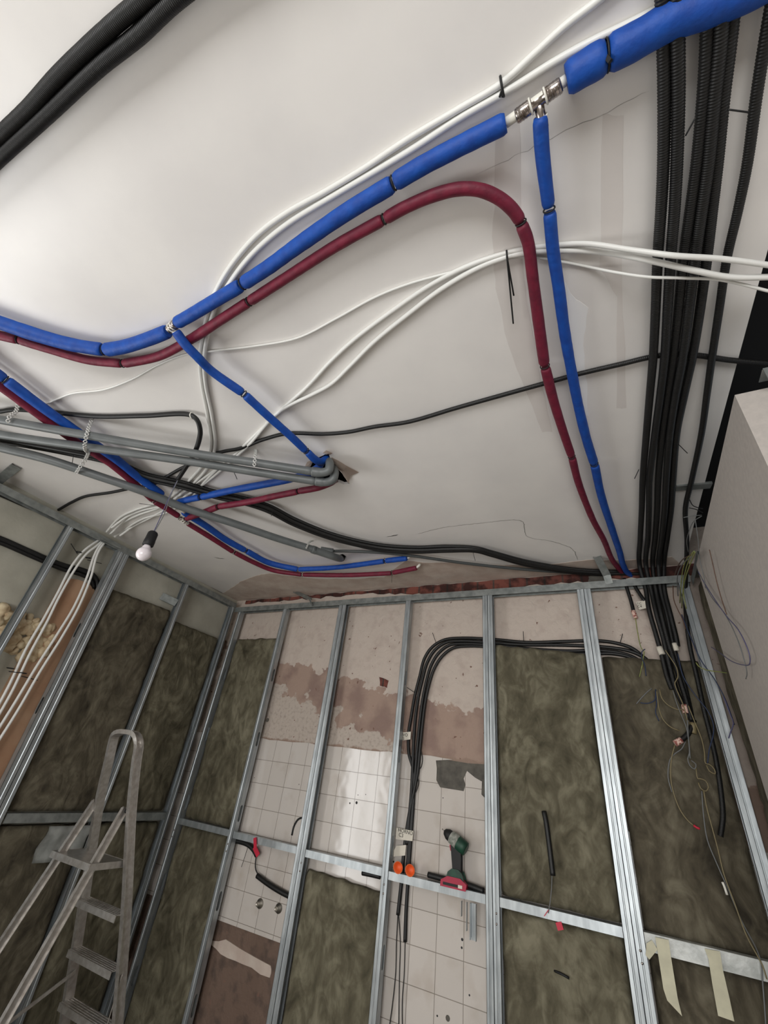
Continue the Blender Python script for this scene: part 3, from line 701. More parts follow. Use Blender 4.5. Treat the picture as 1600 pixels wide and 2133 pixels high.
r2 = foam_run('insulated_hot_water_pipe', 'wine-red foam-covered pipe of the lower pair, left of its blue twin', 'pipe', 'red',
    [[(-60, 762), (0, 804), (33, 828), (88, 869), (150, 914), (178, 932)], [(181, 934), (208, 951), (227, 963), (276, 1003), (318, 1041)], [(322, 1044), (344, 1057), (372, 1075)]], zb2-.004, [.0205, .02, .019, .018])
for s in ([(391, 1090), (440, 1120), (485, 1149)], [(489, 1151), (530, 1172), (570, 1188), (628, 1197)], [(632, 1197), (720, 1198), (815, 1194)], [(819, 1193), (868, 1183)]): foam(r2, Cs(s, 1.283), .0175, 'red')
for p, q in (((487, 1150), (495, 1154)), ((630, 1197), (640, 1197)), ((817, 1193), (825, 1192))):
    a = C(*p, 1.283); tie_at(r2, a, C(*q, 1.283)-a, .0165, tail=(Vector((-.01, .03, -.05)) if p[0] == 817 else None))
b = nb(); tube(b, Cs([(373, 1078), (392, 1091)], 1.272), .010); finish(b, 'white_pipe_core', 'ring', r2); b = nb(); tube(b, Cs([(866, 1184), (873, 1178, 1.3), (874, 1176, 1.36)], 1.285), .009); finish(b, 'white_pipe_core', 'ring', r2)
tee(r2, C(381, 1083, 1.27), C(392, 1091, 1.27)-C(373, 1078, 1.27), C(395, 1076, 1.27)-C(381, 1083, 1.27), .014, .06)
foam_run('insulated_hot_water_pipe', 'short wine-red foam-covered branch going to the ceiling hole', 'pipe', 'red', [[(389, 1080), (420, 1069), (453, 1056)], [(457, 1055), (520, 1045), (570, 1034), (620, 1024)], [(623, 1023), (665, 1015), (690, 1005, 1.30), (698, 998, 1.36)]], 1.268, [.019, .019, .018, .0175])

# --- grey waste pipes
def pvc(label, pts, z, r, elbow=None, m_='grey', grp='grey waste pipes under the ceiling'):
    t = thing('waste_pipe', label, 'pipe', C(pts[0][0], pts[0][1], z), grp)
    b = nb(); D = tube(b, Cs(pts, z), r, 16, .03); finish(b, 'pipe_run', m_, t)
    if elbow:
        b = nb(); E = Cs(elbow, z); D = dense(E, .006); L_ = len(D)
        def rf(s, L): return r*1.16 if (s < .035 or s > L-.03) else r*1.06
        sweep(b, D, rf, 18); finish(b, 'elbow', m_, t)
    return t
pvc('uppermost grey waste pipe, ending in an elbow in the ceiling hole', [(-60, 862), (0, 874), (200, 910), (400, 944), (520, 962), (656, 983)], 1.225, .0205, [(650, 982, 1.225), (672, 984, 1.225), (684, 980, 1.235), (687, 970, 1.262), (686, 962, 1.31), (685, 962, 1.38)])
pvc('middle grey waste pipe, its elbow beside the red branch at the ceiling hole', [(-60, 894), (0, 905), (200, 934), (400, 962), (550, 986), (662, 1003)], 1.21, .0205, [(658, 1002, 1.21), (680, 1004, 1.21), (693, 999, 1.22), (697, 988, 1.25), (696, 978, 1.30), (695, 976, 1.38)])
pvc('lowest grey waste pipe, slanting across to the small hole near the back', [(-60, 915), (0, 932), (100, 957), (200, 990), (300, 1024), (380, 1056), (480, 1088), (580, 1122), (658, 1146)], 1.235, .0235, [(650, 1144, 1.235), (676, 1153, 1.235), (694, 1159, 1.24), (706, 1163, 1.27), (710, 1163, 1.34)])
b = nb(); tube(b, Cs([(668, 1145, 1.27), (694, 1149, 1.275)], 1.27), .022, 16); tag(finish(b, 'reducer_coupling', 'grey'), 'grey reducer socket clipped to the lowest waste pipe near its end', 'pipe fitting')
wire('thin_grey_conduit', 'thin grey conduit leaving the reducer socket and joining the black conduits', 'conduit', 'greyd', Cs([(690, 1148, 1.28), (720, 1148), (790, 1151), (860, 1158), (960, 1172), (1060, 1183), (1160, 1191), (1240, 1196), (1300, 1202)], 1.30), .0105)

# --- straps
def strap(label, pts, r=.0085):
    D = dense(pts, .002); b = nb(); s = 0; last = None
    t = thing('perforated_strap', label, 'strap', D[0], 'perforated straps on the grey pipes')
    for i in range(len(D)-1):
        s += (D[i+1]-D[i]).length
        if last is None or s-last > .019:
            view = (D[i]-Vector((0, 0, CZ))).normalized(); tt = (D[i+1]-D[i]).normalized()
            n_ = (view-tt*view.dot(tt)).normalized(); a = n_.cross(tt)
            ring(b, D[i]+tt*.0, n_, r*.8, .0028, 12); bar(b, D[i]+tt*.0065, D[i]+tt*.0125, .0022, .007, up=n_); last = s
    finish(b, 'strap_band', 'strap', t)
    return t
strap('perforated steel strap holding all three grey pipes, right of the blue pipe crossing', [C(192, 872, 1.325), C(186, 888, 1.27), C(181, 905, 1.21), C(177, 925, 1.18), C(178, 937, 1.185), C(184, 943, 1.24), C(176, 960, 1.25), C(166, 974, 1.215), C(159, 985, 1.205)])
strap('perforated steel strap at the left edge on the uppermost grey pipe', [C(37, 842, 1.325), C(33, 858, 1.27), C(20, 868, 1.22), C(16, 882, 1.195)])
strap('short perforated strap on the upper grey pipe near the ceiling hole', [C(533, 937, 1.325), C(532, 950, 1.25), C(530, 968, 1.2)])
strap('thin perforated strap on the lowest grey pipe near its end', [C(652, 1126, 1.325), C(644, 1130, 1.27), C(638, 1142, 1.205)], .006)

# --- white cables
def wcab(label, pts, r, grp='white cables on the ceiling', m_='white'): return wire('white_cable', label, 'cable', m_, pts, r, grp)
ZC = 1.321
tailL = [(365, 1036, 1.31), (330, 1058, 1.31)]
wA = wcab('upper cable of the white pair running beside the thick blue pipe', Cs([(1330, -75), (1245, 2), (1180, 52), (1110, 116), (1045, 174), (960, 225), (850, 290), (760, 350), (680, 398), (600, 442), (540, 486), (495, 535), (464, 580), (440, 630), (424, 690), (416, 750), (420, 800), (431, 860), (439, 930), (425, 965), (395, 1000), (360, 1032), (320, 1050), (280, 1063), (245, 1082), (222, 1108, 1.27)], ZC), .0075)
wB = wcab('lower cable of the white pair running beside the thick blue pipe', Cs([(1500, -50), (1395, 6), (1320, 45), (1230, 88), (1160, 126), (1060, 188), (960, 245), (860, 310), (780, 358), (700, 405), (600, 466), (540, 515), (505, 553), (475, 595), (452, 632), (434, 690), (425, 750), (428, 800), (441, 865), (448, 930), (436, 968), (405, 1005), (365, 1038), (330, 1058), (290, 1072), (255, 1090), (230, 1112, 1.27)], ZC-.002), .0078)
wC1 = wcab('uppermost of the white cables entering from the right edge', Cs([(1660, 560, 1.235), (1600, 552, 1.235), (1500, 539, 1.235), (1400, 532, 1.235), (1310, 520, 1.28), (1220, 508, 1.315), (1130, 514, 1.322), (1060, 526), (980, 552), (900, 592), (820, 646), (740, 706), (690, 752), (640, 806), (590, 850), (530, 908), (480, 955), (430, 992), (385, 1022), (345, 1052), (300, 1062), (262, 1078), (232, 1100, 1.27)], ZC), .0075)
for k, zz in ((0, 1.235), (1, 1.235)): pass
wC2 = wcab('thick white cable below it at the right edge, second from the top', Cs([(1660, 574, 1.24), (1600, 577, 1.24), (1520, 577, 1.24), (1440, 562, 1.24), (1350, 542, 1.265), (1260, 526, 1.315), (1180, 522, 1.320), (1100, 526), (1060, 534), (1000, 556), (920, 602), (850, 655), (780, 712), (730, 762), (690, 800), (650, 822), (600, 846), (570, 868), (520, 925), (480, 962), (435, 1000), (392, 1030), (350, 1058), (310, 1080), (275, 1098), (250, 1116, 1.27)], ZC-.003), .0082)
wC3 = wcab('thin white cable, lowest at the right edge and longest to the left', Cs([(1660, 622, 1.24), (1600, 606, 1.24), (1500, 583, 1.25), (1420, 579, 1.25), (1350, 577, 1.26), (1280, 567, 1.30), (1230, 557, 1.324), (1170, 545), (1100, 535), (1040, 541), (960, 562), (850, 592), (780, 620), (700, 664), (620, 704), (530, 721), (435, 732), (388, 738), (330, 760), (275, 790), (215, 812), (150, 820), (95, 841), (40, 852), (-40, 862)], 1.324), .0042)
# ends of the first cables over the right bundle sit lower
wD = wcab('short white cable curving from the junction to the left wall, lowest of its bundle', Cs([(470, 960), (430, 1000), (395, 1040, 1.315), (350, 1066), (300, 1080), (268, 1098), (250, 1112), (238, 1118, 1.28)], ZC-.004), .0075)
# white cables down the left wall
for i, (lab, pl) in enumerate((('leftmost white cable hanging in front of the left wall', [(208, 1124), (195, 1132), (175, 1147), (150, 1178), (120, 1235), (90, 1290), (55, 1350), (20, 1425), (-20, 1500)]),
                ('second white cable down the left wall, twisted with the leftmost', [(214, 1126), (200, 1138), (182, 1152), (160, 1180), (125, 1240), (98, 1295), (62, 1362), (26, 1438), (-20, 1520)]),
                ('third white cable down the left wall, over the salmon board', [(216, 1127), (204, 1142), (195, 1160), (182, 1200), (155, 1262), (120, 1320), (75, 1390), (30, 1465), (-20, 1545)]),
                ('rightmost white cable down the left wall, over the salmon board', [(220, 1128), (208, 1144), (200, 1162), (190, 1200), (165, 1262), (130, 1325), (84, 1398), (38, 1478), (-20, 1570)]))):
    wcab(lab, [S(u, v, -3.268+.004*i) for u, v in pl], .008, 'white cables down the left wall')
# loose tie around the white pair near the top
def tie_thing(label, c, t, R, tails, name='zip_tie'):
    b = nb(); ring(b, c, t, R, .003)
    for tl_ in tails: tube(b, [c+Vector((0, 0, -R)), c+Vector((0, 0, -R))+tl_*.5, c+Vector((0, 0, -R))+tl_], .0026, 6)
    return tag(finish(b, name, 'blackm'), label, 'zip tie', 'black zip ties on cables')
c = C(1046, 180, ZC-.004)
tie_thing('black zip tie around the upper white cable pair near the steel tee', c, C(1046, 174, ZC)-C(1060, 166, ZC), .017, [C(1046, 198, 1.29)-C(1046, 180, 1.29), C(1040, 198, 1.29)-C(1046, 180, 1.29)])
c = C(1056, 532, ZC-.004)
tie_thing('pair of long black zip tie tails hanging left of the red pipe', c, C(1070, 528, ZC)-C(1046, 534, ZC), .012, [C(1069, 674, 1.30)-C(1056, 536, 1.30), C(1072, 612, 1.30)-C(1058, 532, 1.30)])
tie_thing('black zip tie around the two left white cables by the left track', S(164, 1150, -3.262), S(160, 1160, -3.262)-S(168, 1140, -3.262), .016, [S(150, 1128, -3.24)-S(164, 1150, -3.24)])
tie_thing('black zip tie with a long tail around the right white cables by the left track', S(184, 1162, -3.262), S(182, 1172, -3.262)-S(188, 1150, -3.262), .016, [S(214, 1168, -3.23)-S(184, 1160, -3.23)])
tie_thing('thin black zip tie across the left white cables over the salmon board', S(22, 1392, -3.262), S(22, 1392, -3.262)-S(28, 1380, -3.262), .018, [S(56, 1397, -3.24)-S(20, 1392, -3.24)])
tie_thing('thin black zip tie across the right white cables over the salmon board', S(48, 1402, -3.262), S(48, 1402, -3.262)-S(54, 1390, -3.262), .018, [S(80, 1409, -3.24)-S(46, 1400, -3.24)])

# --- black conduits
GB = 'black conduits on the ceiling'
wire('corrugated_conduit', 'upper of the two fat ribbed black conduits crossing the top left corner', 'conduit', 'black', Cs([(470, -130), (296, 2), (200, 84), (120, 160), (60, 226), (0, 283), (-90, 370)], 1.30), .0165, GB, 14, .0044)
wire('corrugated_conduit', 'lower of the two fat ribbed black conduits crossing the top left corner', 'conduit', 'black', Cs([(540, -130), (364, 2), (290, 72), (205, 140), (100, 238), (0, 329), (-90, 415)], 1.30), .0165, GB, 14, .0044)
wire('ribbed_conduit', 'thin ribbed black conduit curving across the middle of the ceiling to the right edge', 'conduit', 'black',
     Cs([(122, 1062), (150, 1046), (178, 1034), (230, 1026), (278, 1016), (320, 1008), (345, 994), (385, 972), (460, 942), (500, 934), (550, 915), (600, 903), (675, 904), (725, 900), (780, 889), (850, 879), (950, 850), (1050, 822), (1140, 797), (1210, 778), (1300, 757), (1350, 745), (1400, 738), (1450, 740), (1520, 750), (1600, 757), (1680, 765)], 1.319), .0095, GB, 10, .0055)
o_ = thing('bulb_feed_conduit', 'black conduit drooping at its end to feed the bare bulb', 'conduit', C(0, 856, 1.31))
wire('conduit_run', None, None, 'black', [C(-60, 862, 1.31), C(0, 857, 1.31), C(30, 853, 1.315), C(100, 858, 1.317), (C(200, 867, 1.315)), C(300, 866, 1.31), C(395, 864, 1.31), C(410, 874, 1.30), C(417, 895, 1.28), C(414, 920, 1.265), C(402, 950, 1.25), C(388, 972, 1.235), C(371, 998, 1.22)], .0115, parent=o_)
b = nb(); ring(b, C(400, 866, 1.31), Vector((1, .2, 0)), .0135, .003); finish(b, 'white_clip', 'ring', o_)
for i, (lab, pl, zz, r) in enumerate((
    ('upper strand of the thick black conduit bundle snaking to the back corner', [(-60, 905), (0, 915), (60, 923), (150, 938), (230, 955), (300, 986), (380, 1004), (450, 1024), (520, 1040), (560, 1053), (610, 1079), (680, 1108), (740, 1125), (800, 1136), (870, 1140), (930, 1138), (990, 1141), (1025, 1150), (1100, 1170), (1200, 1186), (1300, 1191), (1440, 1192)], 1.308, .0125),
    ('lower strand of the thick black conduit bundle snaking to the back corner', [(-60, 912), (0, 921), (60, 930), (150, 947), (230, 965), (300, 996), (380, 1016), (450, 1036), (520, 1052), (560, 1066), (610, 1092), (680, 1119), (740, 1135), (800, 1147), (870, 1150), (930, 1148), (990, 1148), (1025, 1157), (1100, 1178), (1200, 1193), (1300, 1198), (1440, 1198)], 1.295, .0125),
    ('middle strand of the thick black conduit bundle snaking to the back corner', [(-60, 909), (0, 918), (60, 926), (150, 942), (230, 960), (300, 991), (380, 1010), (450, 1030), (520, 1046), (560, 1059), (610, 1086), (680, 1114), (740, 1131), (800, 1142), (870, 1146), (930, 1144), (990, 1145), (1025, 1154), (1100, 1174), (1200, 1190), (1300, 1195), (1440, 1195)], 1.285, .0105))):
    wire('black_conduit', lab, 'conduit', 'black', Cs(pl, zz), r, GB, 10, .006 if i < 2 else None)
# right-hand bundle, running along the ceiling then down behind the track
rows = {  # v: x centres of the five conduits, the lone one
    -60: (1378, 1411, 1478, 1510, 1535, 1620), 98: (1383, 1412, 1473, 1500, 1519, 1592), 200: (1384, 1413, 1466, 1489, 1507, 1576), 340: (1382, 1410, 1452, 1476, 1494, 1557), 440: (1377, 1405, 1438, 1462, 1483, 1537), 540: (1370, 1397, 1424, 1448, 1472, 1514), 640: (1366, 1391, 1414, 1436, 1459, 1499),
    740: (1361, 1385, 1403, 1423, 1443, 1484), 820: (1354, 1376, 1391, 1408, 1426, 1473), 900: (1347, 1365, 1380, 1396, 1410, 1462), 1000: (1339, 1353, 1371, 1388, 1402, 1441), 1060: (1337, 1352, 1369, 1385, 1398, 1428), 1120: (1334, 1350, 1365, 1379, 1390, 1430), 1180: (1333, 1346, 1360, 1372, 1383, 1432)}
downs = [[(1345, 1226), (1352, 1270), (1366, 1320), (1378, 1362), (1390, 1410), (1400, 1436)], [(1356, 1226), (1368, 1280), (1382, 1330), (1396, 1390), (1410, 1440), (1428, 1478)], [(1366, 1226), (1378, 1280), (1393, 1340), (1412, 1400), (1430, 1460), (1440, 1500)],
         [(1376, 1226), (1390, 1285), (1404, 1350), (1424, 1420), (1438, 1480), (1446, 1524)], [(1384, 1226), (1398, 1285), (1408, 1325), (1412, 1346)], [(1428, 1240), (1430, 1290), (1438, 1350), (1452, 1410), (1466, 1475), (1480, 1530), (1493, 1590), (1502, 1650), (1506, 1700), (1501, 1742)]]
labs = ['leftmost ribbed conduit of the tight black bundle along the right of the ceiling', 'second ribbed conduit from the left in the black bundle on the right', 'middle ribbed conduit of the black bundle on the right', 'fourth ribbed conduit from the left in the black bundle on the right', 'rightmost ribbed conduit of the tight black bundle on the right', 'lone black conduit to the right of the tight bundle, reaching down past the wires']
for k in range(6):
    pts = [C(rows[v][k], v, 1.296 if k in (0, 2, 4) else 1.288) for v in sorted(rows)]
    if k == 5: pts = [C(rows[v][k], v, 1.305) for v in sorted(rows) if v <= 1060]+[C(1431, 1130, 1.27)]
    yy = 2.885-.006*(k % 3)
    last = pts[-1]
    pts += [B(u, v, 2.90 if i == 0 else yy-.01) for i, (u, v) in enumerate(downs[k])]
    wire('ribbed_conduit', labs[k], 'conduit', 'black', pts, .0135 if k < 5 else .0115, 'right-hand black conduits', 12, .0056)
# short stubs under the track
s1 = wire('conduit_stub', 'short black conduit stub with striped label hanging left of the corner bundle', 'conduit', 'black', [B(1300, 1205, 2.9), B(1307, 1228, 2.9), B(1314, 1250, 2.9), B(1322, 1282, 2.89)], .0105)
s2 = wire('conduit_stub', 'short slanting black conduit stub with a white paper tag', 'conduit', 'black', [B(1318, 1212, 2.9), B(1328, 1230, 2.9), B(1343, 1252, 2.89)], .0105)
# loop of conduits on the back wall
loops = [[(1368, 1428), (1360, 1405), (1345, 1375), (1320, 1352), (1290, 1341), (1250, 1335), (1180, 1336), (1100, 1338), (1030, 1332), (960, 1329), (925, 1333), (900, 1348), (884, 1372), (874, 1410), (864, 1450), (857, 1490), (851, 1530), (852, 1570), (860, 1600), (862, 1650), (858, 1700), (854, 1740), (850, 1790), (846, 1830)],
         [(1378, 1430), (1366, 1400), (1345, 1372), (1318, 1358), (1280, 1350), (1180, 1344), (1090, 1343), (1030, 1339), (960, 1335), (930, 1338), (906, 1354), (890, 1380), (880, 1415), (872, 1450), (866, 1490), (862, 1540), (860, 1590), (857, 1650), (852, 1710), (848, 1760)],
         [(1360, 1428), (1352, 1400), (1330, 1375), (1300, 1362), (1250, 1355), (1180, 1356), (1110, 1352), (1040, 1345), (970, 1341), (936, 1344), (914, 1360), (898, 1386), (888, 1420), (880, 1460), (875, 1500), (870, 1550), (866, 1600), (862, 1660), (858, 1720), (853, 1790), (849, 1850), (846, 1900), (844, 1962)],
         [(1352, 1420), (1340, 1395), (1318, 1372), (1280, 1362), (1220, 1362), (1170, 1362), (1110, 1358), (1040, 1349), (975, 1346), (944, 1350), (922, 1366), (905, 1392), (894, 1425), (886, 1462), (881, 1500), (875, 1560), (870, 1610), (852, 1700), (842, 1770), (838, 1820), (834, 1860), (829, 1906)]]
ll = ['outermost conduit of the black loop on the back wall', 'second conduit of the black loop on the back wall', 'third conduit of the loop, reaching lowest below the drill rail', 'innermost conduit of the black loop, ending left below the rail']
for k, pl in enumerate(loops):
    wire('black_conduit', ll[k], 'conduit', 'black', [B(u, v, 2.936-(.004 if k % 2 else 0)) for u, v in pl], .0105, 'black conduit loop on the back wall', 10)
# wires from the lower conduit ends
for lab, pl in (('thin black wires hanging from the left conduit end below the rail', [(829, 1904), (826, 1960), (824, 2030), (812, 2133), (800, 2200)]), ('thin black wire hanging straight from the left conduit end', [(830, 1904), (834, 1960), (832, 2040), (830, 2200)]), ('thin black wire hanging from the right conduit end below the rail', [(844, 1960), (842, 2030), (838, 2090), (840, 2200)]), ('loose black wire curling out from the conduit loop above the rail', [(873, 1552), (880, 1580), (876, 1600), (868, 1606), (872, 1630), (866, 1650), (855, 1664)])):
    wire('loose_wire', lab, 'wire', 'blackm', [B(u, v, 2.93) for u, v in pl], .0028, 'thin black wires on the back wall')
# left wall conduits
wire('black_conduit', 'thick black conduit on the left wall bending down at the salmon board', 'conduit', 'black', [S(u, v, -3.31) for u, v in ((-40, 1108), (10, 1127), (60, 1149), (130, 1178), (170, 1188), (193, 1199), (203, 1216), (198, 1240))], .02, None, 12)
wire('black_conduit', 'lower strand of the black conduit on the left wall', 'conduit', 'black', [S(u, v, -3.30) for u, v in ((-40, 1116), (10, 1135), (60, 1157), (130, 1186), (168, 1197), (188, 1208), (196, 1225))], .012)
wire('black_conduit', 'black conduit under the left head track near the edge', 'conduit', 'black', [S(u, v, -3.30) for u, v in ((-40, 1015), (0, 1030), (50, 1052), (95, 1070))], .014)
# black sleeve poking through insulation, tape
wire('black_sleeve', 'straight black conduit sleeve poking out of the insulation right of the drill', 'conduit', 'black', [B(1133, 1690, 2.868), B(1137, 1708, 2.86), B(1143, 1750, 2.855), B(1152, 1824, 2.85)], .013)
wire('thin_wire', 'thin wire hanging from the black sleeve to the red tie', 'wire', 'greyw', [B(1150, 1822, 2.85), B(1149, 1850, 2.85), B(1146, 1880, 2.852), B(1142, 1902, 2.853)], .0022)
b = nb(); bar(b, B(1143, 1895, 2.855), B(1134, 1908, 2.855), .012, .003, up=Vector((0, 1, 0))); tag(finish(b, 'red_tape_tie', 'redtape'), 'small red tape tie on the rail below the black sleeve', 'tape')
b = nb(); bar(b, B(1160, 1930, 2.858), B(1172, 1928, 2.858), .008, .028, up=Vector((0, 1, 0))); tag(finish(b, 'red_tape_tab', 'redtape'), 'red tape tab under the rail right of the drill bay', 'tape')
wire('sleeve_end', 'short dark cable end poking from the lower batt right of the drill', 'wire', 'blackm', [B(1155, 2022, 2.875), B(1172, 2030, 2.86), B(1186, 2038, 2.86)], .005)
# cable under rail in the tiled bay
t = thing('taped_cable', 'black conduit stuck with red tape under the rail, in the tiled bay', 'conduit', B(480, 1750, 2.9))
wire('conduit_run', None, None, 'black', [B(u, v, 2.92) for u, v in ((476, 1750), (500, 1753), (518, 1760), (530, 1772), (535, 1782))], .016, parent=t)
b = nb(); bar(b, B(531, 1745, 2.852), B(532, 1768, 2.852), .003, .024, up=Vector((0, 1, 0))); bar(b, B(530, 1764, 2.90), B(538, 1782, 2.90), .004, .03, up=Vector((0, 1, 0))); finish(b, 'red_tape', 'redtape', t)
wire('cable', None, None, 'blackm', [B(u, v, 2.92) for u, v in ((534, 1782), (532, 1800), (533, 1812), (538, 1822))], .004, parent=t)
wire('conduit_tail', None, None, 'black', [B(u, v, 2.92) for u, v in ((536, 1824), (560, 1842), (590, 1860), (620, 1874))], .016, parent=t)
wire('tie_tail', None, None, 'blackm', [B(516, 1766, 2.9), B(510, 1785, 2.9), B(503, 1806, 2.9)], .0018, parent=t)
HL = ['largest drill hole in the glossy tiles of the middle bay, above the rail', 'small hole left of the largest one in the glossy tiles', 'upper left pinhole in the glossy tiles', 'upper right pinhole in the glossy tiles', 'pinhole in the tiles beside the leftmost back insulation', 'pinhole in the tiles just left of the paired stud', 'pinhole in the tile below the bare concrete patch', 'upper of two holes below the hanging channel', 'lower of two holes below the hanging channel', 'small hole in the low tile near the paired stud by the drill', 'grey wall plug lowest in the drill bay', 'pinhole left of the grey wall plug', 'dark pit in the plaster above the left tiles', 'small hole in the tile left of the orange caps', 'small hole under the rail near the red tape']
for i, (u, v, r) in enumerate(((743, 1672, .008), (729, 1673, .005), (746, 1656, .003), (762, 1655, .003), (530, 1620, .003), (623, 1634, .003), (923, 1662, .003), (963, 1957, .006), (962, 1974, .005), (978, 2073, .004), (933, 2121, .011), (911, 2116, .004), (557, 1500, .012), (820, 1795, .005), (600, 1771, .004))):
    b = nb(); lathe(b, B(u, v, YB-.0072), (0, -1, 0), [(0, r*1.2), (.0012, r)], 9); tag(finish(b, 'wall_plug', 'blackm' if r < .01 else 'conc'), HL[i], 'drill hole', 'drill holes in the back wall')
# valve stubs on tiles
for lab, p in (('left of two round tap stubs on the tiles below the rail', (542, 1882)), ('right of two round tap stubs on the tiles, beside the paired stud', (581, 1892))):
    b = nb(); lathe(b, B(*p, YB-.008), (0, -1, 0), [(0, .026), (.004, .026), (.005, .014), (.03, .013), (.031, .009), (.02, .008)], 20)
    tag(finish(b, 'tap_stub', 'brass'), lab, 'tap stub', 'tap stubs on the tiles')
b = nb(); tube(b, [B(u, v, YB-.012) for u, v in ((644, 1718), (636, 1705), (622, 1706), (612, 1722), (608, 1740))], .006); tag(finish(b, 'cable_bow', 'black'), 'dark cable bow on the tiles left of the paired stud', 'cable')

# paper labels
def paper(label, pts, y, text=None, tp=None, sz=.02, m_='label', rot=0):
    b = nb(); plate(b, [B(u, v, y) for u, v in pts], [], (0, .001, 0)); o = finish(b, 'paper_label', m_); tag(o, label, 'label', 'paper labels on the conduits')
    if text:
        cu = bpy.data.curves.new('writing', 'FONT'); cu.body = text; cu.size = sz; cu.space_line = .85; cu.extrude = .0003
        tmp = bpy.data.objects.new('writing', cu); COL.objects.link(tmp)
        dg = bpy.context.evaluated_depsgraph_get(); me = bpy.data.meshes.new_from_object(tmp.evaluated_get(dg)); bpy.data.objects.remove(tmp)
        me.materials.clear(); me.materials.append(M['ink'])
        w_ = bpy.data.objects.new('handwriting', me); COL.objects.link(w_); w_.parent = o
        w_.location = B(*tp, y-.0012)-o.location; w_.rotation_euler = (math.pi/2, rot, 0)
    return o
paper('white paper flag on the outer conduit in the plaster band', [(834, 1526), (856, 1524), (855, 1540), (833, 1543)], 2.918, 'AVO\nC5', (834, 1533), .026)
paper('large white paper flag reading HORNO on the conduits above the orange caps', [(826, 1724), (861, 1731), (859, 1752), (824, 1748)], 2.916, 'HORNO\n C3', (829, 1732), .026, rot=.05)
paper('lower curled paper flag on the left conduit above the orange caps', [(820, 1772), (826, 1762), (846, 1760), (844, 1782), (820, 1784)], 2.918)
paper('white tag beside the slanting stub under the track', [(1325, 1254), (1344, 1250), (1350, 1266), (1332, 1270)], 2.885, 'TC\nC4', (1327, 1260), .02)
def wraplabel(label, p0, p1, r, m_='labelp'):
    b = nb(); tube(b, [p0, p1], r, 14); return tag(finish(b, 'cable_marker', m_), label, 'label', 'printed markers wrapped on the corner conduits')
wraplabel('pink striped marker on the left stub under the track', B(1319, 1272, 2.889), B(1325, 1288, 2.889), .0125)
wraplabel('white marker on the leftmost corner conduit', B(1373, 1348, 2.872), B(1380, 1364, 2.868), .0165, 'label')
wraplabel('pale marker on the upper right corner conduit', B(1405, 1340, 2.868), B(1410, 1356, 2.868), .0145, 'label')
wraplabel('pink marker on the middle corner conduit above the wires', B(1426, 1468, 2.866), B(1430, 1486, 2.866), .0165)
wraplabel('dark stained marker low in the corner wires', B(1444, 1506, 2.866), B(1444, 1528, 2.866), .0165, 'tan')
# stub with cream marker pointing left-down
wire('conduit_stub', 'crooked black conduit stub lying low in the corner wires', 'conduit', 'black', [B(1446, 1500, 2.87), B(1436, 1525, 2.855), B(1424, 1538, 2.85), B(1412, 1545, 2.845)], .012)
wraplabel('cream marker on the crooked stub low in the corner', B(1420, 1541, 2.846), B(1406, 1549, 2.843), .0145)

